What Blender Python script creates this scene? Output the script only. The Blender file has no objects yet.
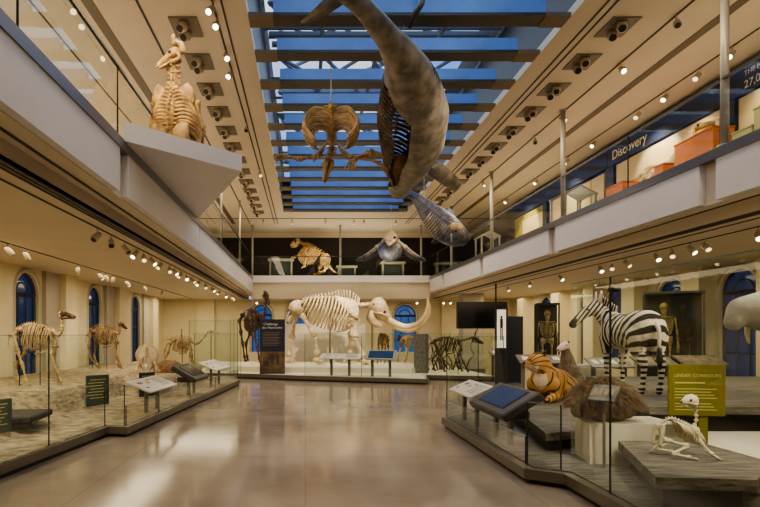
import bpy, math, random
from mathutils import Vector as V, Matrix, noise as mnoise
random.seed(7)
S = bpy.context.scene
COL = S.collection
PI = math.pi
F, VPX, VPY, H = 520.0, 305.5, 332.5, 1.7      # focal length in pixels, vanishing point, eye height

def P(px, py, Y):
    return V(((px - VPX) * Y / F, Y, H - (py - VPY) * Y / F))

# ---------------------------------------------------------------- materials
def nt(name):
    m = bpy.data.materials.new(name); m.use_nodes = True
    n = m.node_tree.nodes; l = m.node_tree.links
    n.clear()
    out = n.new('ShaderNodeOutputMaterial')
    return m, n, l, out

def mat(name, c, rough=.6, metal=0., var=0., scale=8., emit=None, es=1., bump=0., bscale=30., spec=.5, c2=None, stretch=None, coat=0.):
    m, n, l, out = nt(name)
    b = n.new('ShaderNodeBsdfPrincipled'); l.new(b.outputs[0], out.inputs[0])
    b.inputs['Base Color'].default_value = (*c, 1); b.inputs['Roughness'].default_value = rough
    b.inputs['Metallic'].default_value = metal; b.inputs['Specular IOR Level'].default_value = spec
    if coat: b.inputs['Coat Weight'].default_value = coat
    tc = n.new('ShaderNodeTexCoord'); vec = tc.outputs['Object']
    if stretch:
        mp = n.new('ShaderNodeMapping'); mp.inputs['Scale'].default_value = stretch
        l.new(vec, mp.inputs[0]); vec = mp.outputs[0]
    if var or c2:
        t = n.new('ShaderNodeTexNoise'); t.inputs['Scale'].default_value = scale; t.inputs['Detail'].default_value = 5
        l.new(vec, t.inputs['Vector'])
        r = n.new('ShaderNodeValToRGB'); l.new(t.outputs[0], r.inputs[0])
        a = c2 if c2 else tuple(max(0, x * (1 - var)) for x in c)
        d = c if c2 else tuple(min(1, x * (1 + var)) for x in c)
        r.color_ramp.elements[0].color = (*a, 1); r.color_ramp.elements[0].position = .3
        r.color_ramp.elements[1].color = (*d, 1); r.color_ramp.elements[1].position = .7
        l.new(r.outputs[0], b.inputs['Base Color'])
    if bump:
        t2 = n.new('ShaderNodeTexNoise'); t2.inputs['Scale'].default_value = bscale; t2.inputs['Detail'].default_value = 6
        l.new(vec, t2.inputs['Vector'])
        bp = n.new('ShaderNodeBump'); bp.inputs['Strength'].default_value = bump; bp.inputs['Distance'].default_value = .05
        l.new(t2.outputs[0], bp.inputs['Height']); l.new(bp.outputs[0], b.inputs['Normal'])
    if emit:
        b.inputs['Emission Color'].default_value = (*emit, 1); b.inputs['Emission Strength'].default_value = es
    return m

def glass(name, tint, rough=0., refl=1.0, ior=1.45):
    m, n, l, out = nt(name)
    tr = n.new('ShaderNodeBsdfTransparent'); tr.inputs[0].default_value = (*tint, 1)
    gl = n.new('ShaderNodeBsdfGlossy'); gl.inputs['Roughness'].default_value = rough; gl.inputs[0].default_value = (refl, refl, refl, 1)
    fr = n.new('ShaderNodeFresnel'); fr.inputs[0].default_value = ior
    geo = n.new('ShaderNodeNewGeometry')
    inv = n.new('ShaderNodeMath'); inv.operation = 'SUBTRACT'; inv.inputs[0].default_value = 1; l.new(geo.outputs['Backfacing'], inv.inputs[1])
    mu = n.new('ShaderNodeMath'); mu.operation = 'MULTIPLY'; l.new(fr.outputs[0], mu.inputs[0]); l.new(inv.outputs[0], mu.inputs[1])
    mx = n.new('ShaderNodeMixShader'); l.new(mu.outputs[0], mx.inputs[0]); l.new(tr.outputs[0], mx.inputs[1]); l.new(gl.outputs[0], mx.inputs[2])
    l.new(mx.outputs[0], out.inputs[0])
    return m

def clearskin(name, c, alpha, rough=.25):
    m, n, l, out = nt(name)
    b = n.new('ShaderNodeBsdfPrincipled'); b.inputs['Base Color'].default_value = (*c, 1); b.inputs['Roughness'].default_value = rough
    tx = n.new('ShaderNodeTexNoise'); tx.inputs['Scale'].default_value = 4.5; tx.inputs['Detail'].default_value = 7; tk = n.new('ShaderNodeTexCoord'); l.new(tk.outputs['Object'], tx.inputs[0])
    rp = n.new('ShaderNodeValToRGB'); rp.color_ramp.elements[0].position = .35; rp.color_ramp.elements[1].position = .68; rp.color_ramp.elements[0].color = (*[q * .5 for q in c], 1); rp.color_ramp.elements[1].color = (*[min(1, q * 1.3) for q in c], 1)
    l.new(tx.outputs[0], rp.inputs[0]); l.new(rp.outputs[0], b.inputs['Base Color'])
    tr = n.new('ShaderNodeBsdfTransparent'); tr.inputs[0].default_value = (.9, .9, .92, 1)
    lw = n.new('ShaderNodeLayerWeight'); lw.inputs[0].default_value = .35
    ma = n.new('ShaderNodeMath'); ma.operation = 'MULTIPLY_ADD'; ma.inputs[1].default_value = .7; ma.inputs[2].default_value = alpha
    ma.use_clamp = True; l.new(lw.outputs['Facing'], ma.inputs[0])
    mx = n.new('ShaderNodeMixShader'); l.new(ma.outputs[0], mx.inputs[0]); l.new(tr.outputs[0], mx.inputs[1]); l.new(b.outputs[0], mx.inputs[2])
    l.new(mx.outputs[0], out.inputs[0])
    return m

def bone(name, a, b_, rough=.5, scale=6):
    return mat(name, a, rough, c2=b_, scale=scale, bump=.35, bscale=45)

def coat_mat(name, base, stripe, pale, width=.5, rough=.8):
    """fur with stripes read from two vertex attributes computed on the body itself"""
    m, n, l, out = nt(name)
    b = n.new('ShaderNodeBsdfPrincipled'); b.inputs['Roughness'].default_value = rough; l.new(b.outputs[0], out.inputs[0])
    a = n.new('ShaderNodeAttribute'); a.attribute_name = 'phase'
    tc = n.new('ShaderNodeTexCoord'); tn = n.new('ShaderNodeTexNoise'); tn.inputs['Scale'].default_value = 5; l.new(tc.outputs['Object'], tn.inputs[0])
    ad = n.new('ShaderNodeMath'); ad.operation = 'MULTIPLY_ADD'; ad.inputs[1].default_value = 2.5
    l.new(tn.outputs[0], ad.inputs[0]); l.new(a.outputs['Fac'], ad.inputs[2])
    sn = n.new('ShaderNodeMath'); sn.operation = 'SINE'; l.new(ad.outputs[0], sn.inputs[0])
    r = n.new('ShaderNodeMapRange'); l.new(sn.outputs[0], r.inputs[0])
    r.inputs[1].default_value = width - .18; r.inputs[2].default_value = width + .18
    p = n.new('ShaderNodeAttribute'); p.attribute_name = 'pale'
    fb = n.new('ShaderNodeTexNoise'); fb.inputs['Scale'].default_value = 70; l.new(tc.outputs['Object'], fb.inputs[0])
    bp = n.new('ShaderNodeBump'); bp.inputs['Strength'].default_value = .35; bp.inputs['Distance'].default_value = .02; l.new(fb.outputs[0], bp.inputs['Height']); l.new(bp.outputs[0], b.inputs['Normal'])
    m1 = n.new('ShaderNodeMix'); m1.data_type = 'RGBA'; m1.inputs[6].default_value = (*base, 1); m1.inputs[7].default_value = (*pale, 1)
    l.new(p.outputs['Fac'], m1.inputs[0])
    d = n.new('ShaderNodeAttribute'); d.attribute_name = 'dark'
    mxx = n.new('ShaderNodeMath'); mxx.operation = 'MAXIMUM'; l.new(r.outputs[0], mxx.inputs[0]); l.new(d.outputs['Fac'], mxx.inputs[1])
    pm = n.new('ShaderNodeMath'); pm.operation = 'MULTIPLY_ADD'; pm.inputs[1].default_value = -.75; pm.inputs[2].default_value = 1; l.new(p.outputs['Fac'], pm.inputs[0])
    ps = n.new('ShaderNodeMath'); ps.operation = 'MULTIPLY'; l.new(mxx.outputs[0], ps.inputs[0]); l.new(pm.outputs[0], ps.inputs[1]); mxx = ps
    m2 = n.new('ShaderNodeMix'); m2.data_type = 'RGBA'; l.new(m1.outputs[2], m2.inputs[6]); m2.inputs[7].default_value = (*stripe, 1)
    l.new(mxx.outputs[0], m2.inputs[0]); l.new(m2.outputs[2], b.inputs['Base Color'])
    return m

M = {}
M['ceil_up'] = mat('warm white ceiling plaster', (.66, .57, .43), .75, var=.03, scale=1.2)
M['ceil_low'] = mat('cream ceiling plaster', (.72, .64, .51), .7, var=.03, scale=1.2)
M['wall'] = mat('pale yellow wall plaster', (.72, .65, .46), .7, var=.05, scale=1.5)
M['pilaster'] = mat('cream pilaster plaster', (.75, .67, .47), .7, var=.04, scale=2)
M['recess'] = mat('grey recess plaster', (.48, .44, .38), .7, var=.05, scale=2)
M['fascia'] = mat('white fascia panel', (.74, .72, .74), .45, var=.03, scale=1)
M['beam_cream'] = mat('cream beam', (.68, .60, .46), .6, var=.03, scale=1)
M['rail_band'] = mat('grey steel band', (.22, .23, .25), .3, .7)
M['slot'] = mat('dark ceiling slot', (.05, .042, .032), .6)
M['vent'] = mat('slotted grille', (.16, .13, .09), .6)
M['black_wall'] = mat('black gallery wall', (.018, .013, .012), .6, var=.2)
M['dark_brown'] = mat('dark brown beam', (.060, .046, .032), .45)
M['end_plate'] = mat('tan beam end', (.19, .145, .085), .6)
M['well'] = mat('brown skylight well', (.055, .042, .026), .5, var=.1)
M['sky_glow_panel'] = mat('panel painted with blue sky glow', (.09, .17, .38), .3, emit=(.09, .19, .48), es=.26, var=.25, scale=1.6)  # blue sky light put into the base colour and a weak glow
M['truss'] = mat('blue grey steel truss', (.26, .33, .43), .4)
M['steel'] = mat('brushed steel', (.46, .45, .42), .35, .6)
M['post'] = mat('grey painted post', (.42, .40, .36), .4, .2)
M['lamp_white'] = mat('cream lamp housing', (.62, .54, .42), .4)
M['lamp_dark'] = mat('dark lamp tube', (.02, .018, .016), .4)
M['lamp_box'] = mat('grey recessed lamp box', (.19, .155, .11), .5)
M['lens'] = mat('glowing lamp lens', (1, .9, .7), .4, emit=(1, .82, .52), es=8)
M['lens_dim'] = mat('softly glowing lamp lens', (1, .9, .7), .4, emit=(1, .80, .5), es=1.6)
for k in ('lens', 'lens_dim', 'sky_glow_panel'):
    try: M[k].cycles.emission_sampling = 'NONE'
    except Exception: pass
M['glass'] = glass('clear gallery glass', (.955, .975, .96))
M['glass_green'] = glass('greenish case glass', (.93, .965, .94))
M['joint'] = mat('dark glass joint', (.012, .016, .014), .4)
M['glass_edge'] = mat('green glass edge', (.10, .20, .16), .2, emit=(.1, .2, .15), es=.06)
M['kerb'] = mat('bronze grey kerb', (.17, .145, .115), .35, .3, var=.1, scale=3)
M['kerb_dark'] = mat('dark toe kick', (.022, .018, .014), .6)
M['deck_pale'] = mat('pale deck', (.78, .72, .58), .7, var=.06, scale=3)
M['rock'] = mat('tan layered rock', (.60, .50, .34), .85, c2=(.20, .155, .10), scale=6.5, bump=1.0, bscale=14, stretch=(.8, 1.1, 3))
M['rock_grey'] = mat('grey layered stone', (.27, .245, .20), .75, c2=(.09, .08, .065), scale=5, bump=1.0, bscale=9, stretch=(.6, 3.4, 2))
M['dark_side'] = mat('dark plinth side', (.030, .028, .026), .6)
M['plinth_white'] = mat('white plinth', (.62, .57, .47), .6, var=.04)
M['bone_pale'] = bone('pale cream bone', (.74, .63, .43), (.42, .30, .16))
M['bone_gold'] = bone('golden bone', (.62, .43, .18), (.20, .11, .04))
M['bone_cow'] = bone('aged golden brown bone', (.50, .34, .15), (.14, .08, .03))
M['bone_brown'] = bone('brown bone', (.42, .27, .12), (.12, .07, .03))
M['bone_dark'] = bone('dark fossil bone', (.13, .075, .035), (.035, .02, .012), .25)
M['bone_tan'] = bone('tan bone', (.66, .52, .30), (.30, .20, .09))
M['bone_white'] = bone('whitened bone', (.88, .82, .64), (.66, .54, .34))
M['tusk'] = mat('ivory tusk', (.80, .68, .42), .35, c2=(.60, .45, .22), scale=3)
M['socket'] = mat('dark hollow', (.03, .02, .012), .8)
M['rod'] = mat('dark support rod', (.03, .027, .024), .4, .4)
M['screen'] = mat('blue glowing screen', (.02, .05, .12), .4, emit=(.02, .06, .19), es=.22, c2=(.01, .02, .04), scale=3, spec=.15)
M['screen_black'] = mat('dark screen', (.012, .012, .016), .15)
M['casing'] = mat('charcoal casing', (.075, .068, .06), .4)
M['panel_white'] = mat('white graphic panel', (.72, .68, .60), .4)
M['panel_grey'] = mat('grey graphic panel', (.25, .23, .20), .45, c2=(.09, .08, .07), scale=9)
M['reader_leg'] = mat('grey reader leg', (.20, .20, .19), .4, .3)
M['print_dark'] = mat('dark print', (.05, .045, .04), .6)
M['print_tan'] = mat('tan print', (.30, .22, .14), .6)
M['window_blue'] = mat('dark blue night window', (.012, .022, .055), .08, emit=(.035, .075, .22), es=.20, c2=(.02, .04, .1), scale=1.5)
M['window_frame'] = mat('dark blue window frame', (.035, .045, .075), .4)
M['window_light'] = mat('bright blue window', (.05, .12, .3), .1, emit=(.08, .25, .75), es=.28, c2=(.02, .05, .14), scale=2)
M['arch_trim'] = mat('grey arch moulding', (.50, .46, .38), .6)
M['banner_blue'] = mat('navy banner', (.020, .026, .045), .5)
M['banner_photo'] = mat('brown banner photograph', (.26, .17, .09), .5, c2=(.03, .02, .012), scale=2.2)
M['letters'] = mat('white lettering', (.75, .73, .68), .5)
M['letters_gold'] = mat('cream lettering', (.80, .68, .42), .5, emit=(.8, .65, .35), es=.15)
M['sign_green'] = mat('olive green sign', (.17, .15, .010), .45)
M['letters_olive'] = mat('pale olive lettering', (.52, .48, .20), .5)
M['blue_header'] = mat('deep blue header', (.018, .030, .085), .5, var=.15, scale=1)
M['mural_cream'] = mat('cream mural', (.78, .64, .38), .6, var=.05, scale=1)
M['mural_hill'] = mat('sketched brown hillside', (.66, .52, .30), .7, c2=(.14, .08, .04), scale=5, stretch=(1, 1.2, 3))
M['mural_green'] = mat('green meadow mural', (.58, .52, .10), .7, c2=(.20, .17, .06), scale=2.2)
M['orange'] = mat('orange display block', (.52, .17, .045), .5, var=.08)
M['sage'] = mat('sage green block', (.30, .32, .16), .5, var=.06)
M['case_dark'] = mat('dark case frame', (.045, .045, .05), .4)
M['fur_brown'] = mat('shaggy brown fur', (.30, .20, .11), .9, c2=(.09, .06, .035), scale=14)
M['fur_greybrown'] = mat('grey brown fur', (.30, .24, .16), .9, c2=(.15, .115, .075), scale=20, bump=.6, bscale=60)
M['fur_pale'] = mat('pale fur', (.74, .62, .52), .8)
M['black'] = mat('soft black', (.012, .011, .010), .5)
M['grey_skin'] = mat('smooth grey hide', (.34, .31, .26), .5, c2=(.24, .22, .185), scale=3, bump=.15, bscale=25)
M['whale_skin'] = clearskin('grey brown translucent skin', (.30, .265, .21), .80, .5)
M['dolphin_skin'] = clearskin('blue grey clear skin', (.15, .165, .20), .34, .42)
M['wire'] = mat('pale hanging wire', (.62, .56, .46), .4, .2)
M['zebra'] = coat_mat('striped zebra coat', (.80, .73, .58), (.018, .014, .012), (.85, .8, .68), width=.05)
M['tiger'] = coat_mat('striped tiger coat', (.53, .30, .095), (.06, .03, .012), (.74, .60, .40), width=.74)
M['stand_paint'] = mat('dull pale stand paint', (.36, .36, .27), .6)
M['green_panel'] = mat('dark green text panel', (.045, .07, .06), .5)
M['foliage'] = mat('dull green brush', (.09, .09, .045), .8, c2=(.035, .03, .018), scale=8)
M['lightbox'] = mat('lit white panel', (.9, .85, .75), .5, emit=(1, .9, .7), es=.55)
M['figure_dark'] = mat('dark figure', (.05, .03, .02), .6)

def floor_mat():
    m, n, l, out = nt('polished warm concrete floor')
    b = n.new('ShaderNodeBsdfPrincipled'); l.new(b.outputs[0], out.inputs[0])
    tc = n.new('ShaderNodeTexCoord')
    t = n.new('ShaderNodeTexNoise'); t.inputs['Scale'].default_value = .9; t.inputs['Detail'].default_value = 8; l.new(tc.outputs['Object'], t.inputs[0])
    r = n.new('ShaderNodeValToRGB'); l.new(t.outputs[0], r.inputs[0])
    r.color_ramp.elements[0].color = (.31, .255, .20, 1); r.color_ramp.elements[0].position = .35
    r.color_ramp.elements[1].color = (.43, .365, .295, 1); r.color_ramp.elements[1].position = .68
    br = n.new('ShaderNodeTexBrick'); br.offset = 0; br.inputs['Scale'].default_value = .42
    br.inputs['Mortar Size'].default_value = .004; br.inputs['Color1'].default_value = (1, 1, 1, 1); br.inputs['Color2'].default_value = (.95, .95, .95, 1)
    br.inputs['Mortar'].default_value = (.80, .80, .80, 1); br.inputs['Brick Width'].default_value = 1; br.inputs['Row Height'].default_value = 1
    l.new(tc.outputs['Object'], br.inputs[0])
    mx = n.new('ShaderNodeMix'); mx.data_type = 'RGBA'; mx.blend_type = 'MULTIPLY'; mx.inputs[0].default_value = 1
    l.new(r.outputs[0], mx.inputs[6]); l.new(br.outputs[0], mx.inputs[7]); l.new(mx.outputs[2], b.inputs['Base Color'])
    t2 = n.new('ShaderNodeTexNoise'); t2.inputs['Scale'].default_value = 2.5; t2.inputs['Detail'].default_value = 6; l.new(tc.outputs['Object'], t2.inputs[0])
    mr = n.new('ShaderNodeMapRange'); mr.inputs[3].default_value = .09; mr.inputs[4].default_value = .15; l.new(t2.outputs[0], mr.inputs[0]); l.new(mr.outputs[0], b.inputs['Roughness'])
    bp = n.new('ShaderNodeBump'); bp.inputs['Strength'].default_value = .05; bp.inputs['Distance'].default_value = .02; l.new(t2.outputs[0], bp.inputs['Height']); l.new(bp.outputs[0], b.inputs['Normal'])
    b.inputs['Specular IOR Level'].default_value = .62
    return m
M['floor'] = floor_mat()

# ---------------------------------------------------------------- mesh building
def catmull(pts, k):
    pts = [V(p) for p in pts]
    if len(pts) < 3 or k < 2: return pts
    out = []
    for i in range(len(pts) - 1):
        p0 = pts[max(i - 1, 0)]; p1 = pts[i]; p2 = pts[i + 1]; p3 = pts[min(i + 2, len(pts) - 1)]
        for j in range(k):
            t = j / k
            out.append(.5 * ((2 * p1) + (p2 - p0) * t + (2 * p0 - 5 * p1 + 4 * p2 - p3) * t * t + (3 * p1 - p0 - 3 * p2 + p3) * t ** 3))
    out.append(pts[-1]); return out

def lerp_list(r, n):
    if not isinstance(r, (list, tuple)): return [r] * n
    out = []
    for i in range(n):
        t = i / (n - 1) * (len(r) - 1) if n > 1 else 0
        a = min(int(t), len(r) - 2) if len(r) > 1 else 0
        out.append(r[a] + (r[min(a + 1, len(r) - 1)] - r[a]) * (t - a))
    return out

class MB:
    def __init__(s): s.v = []; s.f = []; s.m = []
    def add(s, vs, fs, mi=0):
        o = len(s.v); s.v += [tuple(v) for v in vs]; s.f += [tuple(i + o for i in f) for f in fs]; s.m += [mi] * len(fs)
        return s
    def box(s, c, d, rot=None, mi=0, bev=0.):
        c = V(c); hx, hy, hz = d[0] / 2, d[1] / 2, d[2] / 2
        if bev > 0:
            b = min(bev, hx * .9, hy * .9, hz * .9); vs = []; 
            for z, i in ((-hz, b), (-hz + b, 0), (hz - b, 0), (hz, b)):
                for x, y in ((-hx + i, -hy + i + (0 if i else b)), (-hx + i + (0 if i else b), -hy + i), (hx - i - (0 if i else b), -hy + i), (hx - i, -hy + i + (0 if i else b)),
                             (hx - i, hy - i - (0 if i else b)), (hx - i - (0 if i else b), hy - i), (-hx + i + (0 if i else b), hy - i), (-hx + i, hy - i - (0 if i else b))):
                    vs.append(V((x, y, z)))
            fs = [tuple(range(7, -1, -1)), tuple(range(24, 32))]
            for k in range(3):
                for j in range(8): fs.append((k * 8 + j, k * 8 + (j + 1) % 8, k * 8 + 8 + (j + 1) % 8, k * 8 + 8 + j))
        else:
            vs = [V((x, y, z)) for z in (-hz, hz) for x, y in ((-hx, -hy), (hx, -hy), (hx, hy), (-hx, hy))]
            fs = [(3, 2, 1, 0), (4, 5, 6, 7), (0, 1, 5, 4), (1, 2, 6, 5), (2, 3, 7, 6), (3, 0, 4, 7)]
        if rot is not None: vs = [rot @ v for v in vs]
        return s.add([v + c for v in vs], fs, mi)
    def bb(s, a, b, mi=0, bev=0.):
        return s.box([(a[i] + b[i]) / 2 for i in range(3)], [abs(b[i] - a[i]) for i in range(3)], None, mi, bev)
    def tube(s, pts, r, n=8, sub=1, mi=0, flat=None):
        pts = catmull(pts, sub); m = len(pts); rs = lerp_list(r, m)
        T = [(pts[min(i + 1, m - 1)] - pts[max(i - 1, 0)]).normalized() for i in range(m)]
        a = V((0, 0, 1)) if abs(T[0].z) < .9 else V((1, 0, 0))
        nrm = (a - T[0] * a.dot(T[0])).normalized(); vs = []
        for i in range(m):
            nrm = nrm - T[i] * nrm.dot(T[i])
            nrm = nrm.normalized() if nrm.length > 1e-6 else T[i].orthogonal().normalized()
            bi = T[i].cross(nrm); fl = flat if flat else 1.
            for j in range(n):
                an = 2 * PI * j / n
                vs.append(pts[i] + nrm * math.cos(an) * rs[i] * fl + bi * math.sin(an) * rs[i])
        fs = [(i * n + j, i * n + (j + 1) % n, (i + 1) * n + (j + 1) % n, (i + 1) * n + j) for i in range(m - 1) for j in range(n)]
        fs += [tuple(range(n - 1, -1, -1)), tuple((m - 1) * n + j for j in range(n))]
        return s.add(vs, fs, mi)
    def ell(s, c, r, rot=None, seg=12, rings=8, mi=0):
        c = V(c); vs = [V((0, 0, -r[2]))]; fs = []
        for i in range(1, rings):
            p = -PI / 2 + PI * i / rings
            for j in range(seg):
                a = 2 * PI * j / seg; vs.append(V((r[0] * math.cos(p) * math.cos(a), r[1] * math.cos(p) * math.sin(a), r[2] * math.sin(p))))
        vs.append(V((0, 0, r[2])))
        if rot is not None: vs = [rot @ v for v in vs]
        for j in range(seg): fs.append((0, 1 + (j + 1) % seg, 1 + j))
        for i in range(rings - 2):
            for j in range(seg): fs.append((1 + i * seg + j, 1 + i * seg + (j + 1) % seg, 1 + (i + 1) * seg + (j + 1) % seg, 1 + (i + 1) * seg + j))
        t = len(vs) - 1; b = 1 + (rings - 2) * seg
        for j in range(seg): fs.append((b + j, b + (j + 1) % seg, t))
        return s.add([v + c for v in vs], fs, mi)
    def cap(s, a, b, ra, rb, seg=10):          # tapered capsule used for bodies
        a = V(a); b = V(b); n = max(3, int((b - a).length / (.35 * max(min(ra, rb), .02))) + 1)
        for i in range(n + 1):
            t = i / n; r = ra + (rb - ra) * t
            s.ell(a.lerp(b, t), (r, r, r), seg=seg, rings=7)
        return s
    def prism(s, poly, z0, z1, mi=0, side=None):
        n = len(poly)
        if sum(poly[i][0] * poly[(i + 1) % n][1] - poly[(i + 1) % n][0] * poly[i][1] for i in range(n)) < 0: poly = poly[::-1]
        vs = [(x, y, z0) for x, y in poly] + [(x, y, z1) for x, y in poly]
        s.add(vs, [tuple(range(n - 1, -1, -1)), tuple(range(n, 2 * n))], mi)
        return s.add(vs, [(i, (i + 1) % n, n + (i + 1) % n, n + i) for i in range(n)], mi if side is None else side)
    def loft(s, rings, mi=0, cap=True, closed=True):
        n = len(rings[0]); vs = [p for r in rings for p in r]; m = len(rings)
        fs = [(i * n + j, i * n + (j + 1) % n, (i + 1) * n + (j + 1) % n, (i + 1) * n + j) for i in range(m - 1) for j in range(n if closed else n - 1)]
        if cap: fs += [tuple(range(n - 1, -1, -1)), tuple((m - 1) * n + j for j in range(n))]
        return s.add(vs, fs, mi)
    def build(s, name, mats, parent=None, smooth=False):
        me = bpy.data.meshes.new(name); me.from_pydata(s.v, [], s.f)
        mats = mats if isinstance(mats, (list, tuple)) else [mats]
        for m in mats: me.materials.append(M[m] if isinstance(m, str) else m)
        if len(mats) > 1: me.polygons.foreach_set('material_index', s.m)
        if smooth: me.polygons.foreach_set('use_smooth', [True] * len(me.polygons))
        me.update(); o = bpy.data.objects.new(name, me); COL.objects.link(o)
        if parent: o.parent = parent
        return o

def tag(o, label=None, cat=None, group=None, kind=None):
    if label: o['label'] = label
    if cat: o['category'] = cat
    if group: o['group'] = group
    if kind: o['kind'] = kind
    return o
def empty(name, label, cat, loc=(0, 0, 0), rz=0., group=None):
    o = bpy.data.objects.new(name, None); COL.objects.link(o); o.empty_display_size = .1
    o.location = loc; o.rotation_euler = (0, 0, rz); return tag(o, label, cat, group)
def struct(name, mb, m, label, cat='building', smooth=False):
    return tag(mb.build(name, m, None, smooth), label, cat, kind='structure')
def dup(root, loc, rz=0., label=None, name=None):
    r = root.copy(); COL.objects.link(r); r.location = loc; r.rotation_euler = (0, 0, rz)
    if label: r['label'] = label
    for ch in list(root.children):
        c = ch.copy(); COL.objects.link(c); c.parent = r
        for g in list(ch.children):
            d = g.copy(); COL.objects.link(d); d.parent = c
    return r
def remeshed(mb, name, m, parent, voxel, smooth=6, attrs=None):
    """fuse overlapping volumes into one continuous skin"""
    o = mb.build(name + '_tmp', m, None)
    md = o.modifiers.new('r', 'REMESH'); md.mode = 'VOXEL'; md.voxel_size = voxel; md.use_smooth_shade = True
    sm = o.modifiers.new('s', 'SMOOTH'); sm.iterations = smooth; sm.factor = .5
    dg = bpy.context.evaluated_depsgraph_get(); dg.update()
    me = bpy.data.meshes.new_from_object(o.evaluated_get(dg)); me.name = name
    old = o.data; bpy.data.objects.remove(o); bpy.data.meshes.remove(old)
    me.materials.clear(); me.materials.append(M[m])
    me.polygons.foreach_set('use_smooth', [True] * len(me.polygons))
    if attrs:
        for nm, fn in attrs.items():
            at = me.attributes.new(nm, 'FLOAT', 'POINT')
            at.data.foreach_set('value', [fn(v.co) for v in me.vertices])
    r = bpy.data.objects.new(name, me); COL.objects.link(r); r.parent = parent
    return r
def text(body, size, m, parent, loc, rot, name='lettering', align='LEFT', ext=.002):
    c = bpy.data.curves.new('t', 'FONT'); c.body = body; c.size = size; c.align_x = align; c.extrude = ext
    o = bpy.data.objects.new('t', c); COL.objects.link(o)
    dg = bpy.context.evaluated_depsgraph_get(); dg.update()
    me = bpy.data.meshes.new_from_object(o.evaluated_get(dg)); me.name = name; bpy.data.objects.remove(o)
    me.materials.clear(); me.materials.append(M[m])
    r = bpy.data.objects.new(name, me); COL.objects.link(r); r.parent = parent; r.location = loc; r.rotation_euler = rot
    return r
def ring(c, u, w, ru, rw, n=14, a0=0., a1=2 * PI, closed=True):
    k = n if closed else n - 1
    return [V(c) + V(u) * math.cos(a0 + (a1 - a0) * j / k) * ru + V(w) * math.sin(a0 + (a1 - a0) * j / k) * rw for j in range(n)]
# ================================================================ THE ROOM
XL, XR, CX = -2.46, 5.80, 1.67
WL, WR, YB, YF = -7.3, 10.6, 26.7, -3.0
ZC, ZB, ZS = 3.40, 4.27, 6.77
mir = lambda x: 2 * CX - x

struct('floor', MB().bb((WL - .6, YF - .3, -.2), (WR + .6, YB + .6, 0)), 'floor', 'polished warm brown concrete floor of the hall', 'floor')

def arched_wall(name, o, t, n, t0, t1, z0, z1, wins, m, label):
    """wall with real arched openings; t runs along it, n points out of the room"""
    o, t, n = V(o), V(t), V(n); mb = MB(); D = .18; up = V((0, 0, 1))
    pt = lambda a, z, d=0: o + t * a + up * z + n * d
    def quad(a, b, c, d): mb.add([a, b, c, d], [(0, 1, 2, 3)])
    cur = t0
    for c, w, zs, zt in sorted(wins):
        a, b = c - w / 2, c + w / 2; r = w / 2; zsp = zt - r
        quad(pt(cur, z0), pt(a, z0), pt(a, z1), pt(cur, z1))
        quad(pt(a, z0), pt(b, z0), pt(b, zs), pt(a, zs))
        k = 14; arc = [(c - r * math.cos(PI * i / k), zsp + r * math.sin(PI * i / k)) for i in range(k + 1)]
        for i in range(k):
            quad(pt(*arc[i]), pt(*arc[i + 1]), pt(arc[i + 1][0], z1), pt(arc[i][0], z1))
        path = [(a, zs)] + arc + [(b, zs), (a, zs)]
        for i in range(len(path) - 1):
            quad(pt(*path[i]), pt(*path[i + 1]), pt(*path[i + 1], D), pt(*path[i], D))
        cur = b
    quad(pt(cur, z0), pt(t1, z0), pt(t1, z1), pt(cur, z1))
    return struct(name, mb, m, label, 'wall')

def arched_window(idx, o, t, n, c, w, zs, zt, label, pane='window_blue'):
    o, t, n = V(o), V(t), V(n); up = V((0, 0, 1)); r = w / 2; zsp = zt - r
    e = empty('window_%d' % idx, label, 'window', (0, 0, 0)); e['kind'] = 'structure'
    pt = lambda a, z, d=0: o + t * a + up * z + n * d
    k = 14; arc = [(c - r * math.cos(PI * i / k), zsp + r * math.sin(PI * i / k)) for i in range(k + 1)]
    mb = MB(); path = [(c - r, zs)] + arc + [(c + r, zs)]
    mb.add([pt(a, z, .165) for a, z in path], [tuple(range(len(path)))]); mb.build('pane', pane, e)
    fr = MB(); fr.tube([pt(a, z, .13) for a, z in path], .045, 4)
    for a in (c - r / 3, c + r / 3): fr.tube([pt(a, zs, .14), pt(a, zsp, .14)], .02, 4)
    fr.tube([pt(c - r, zsp, .13), pt(c + r, zsp, .13)], .05, 4)
    for q in (.33, .66): fr.tube([pt(c - r, zs + (zsp - zs) * q, .14), pt(c + r, zs + (zsp - zs) * q, .14)], .02, 4)
    fr.tube([pt(c - r * .55 * math.cos(PI * i / 10), zsp + r * .55 * math.sin(PI * i / 10), .14) for i in range(11)], .018, 4)
    fr.build('window_frame', 'window_frame', e)
    tm = MB(); tm.tube([pt(a + (0.07 if a > c else -.07 if a < c else 0), z + (.07 if z > zsp + .1 else 0), -.0) for a, z in path], .05, 4); tm.build('arch_moulding', 'arch_trim', e)

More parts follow.
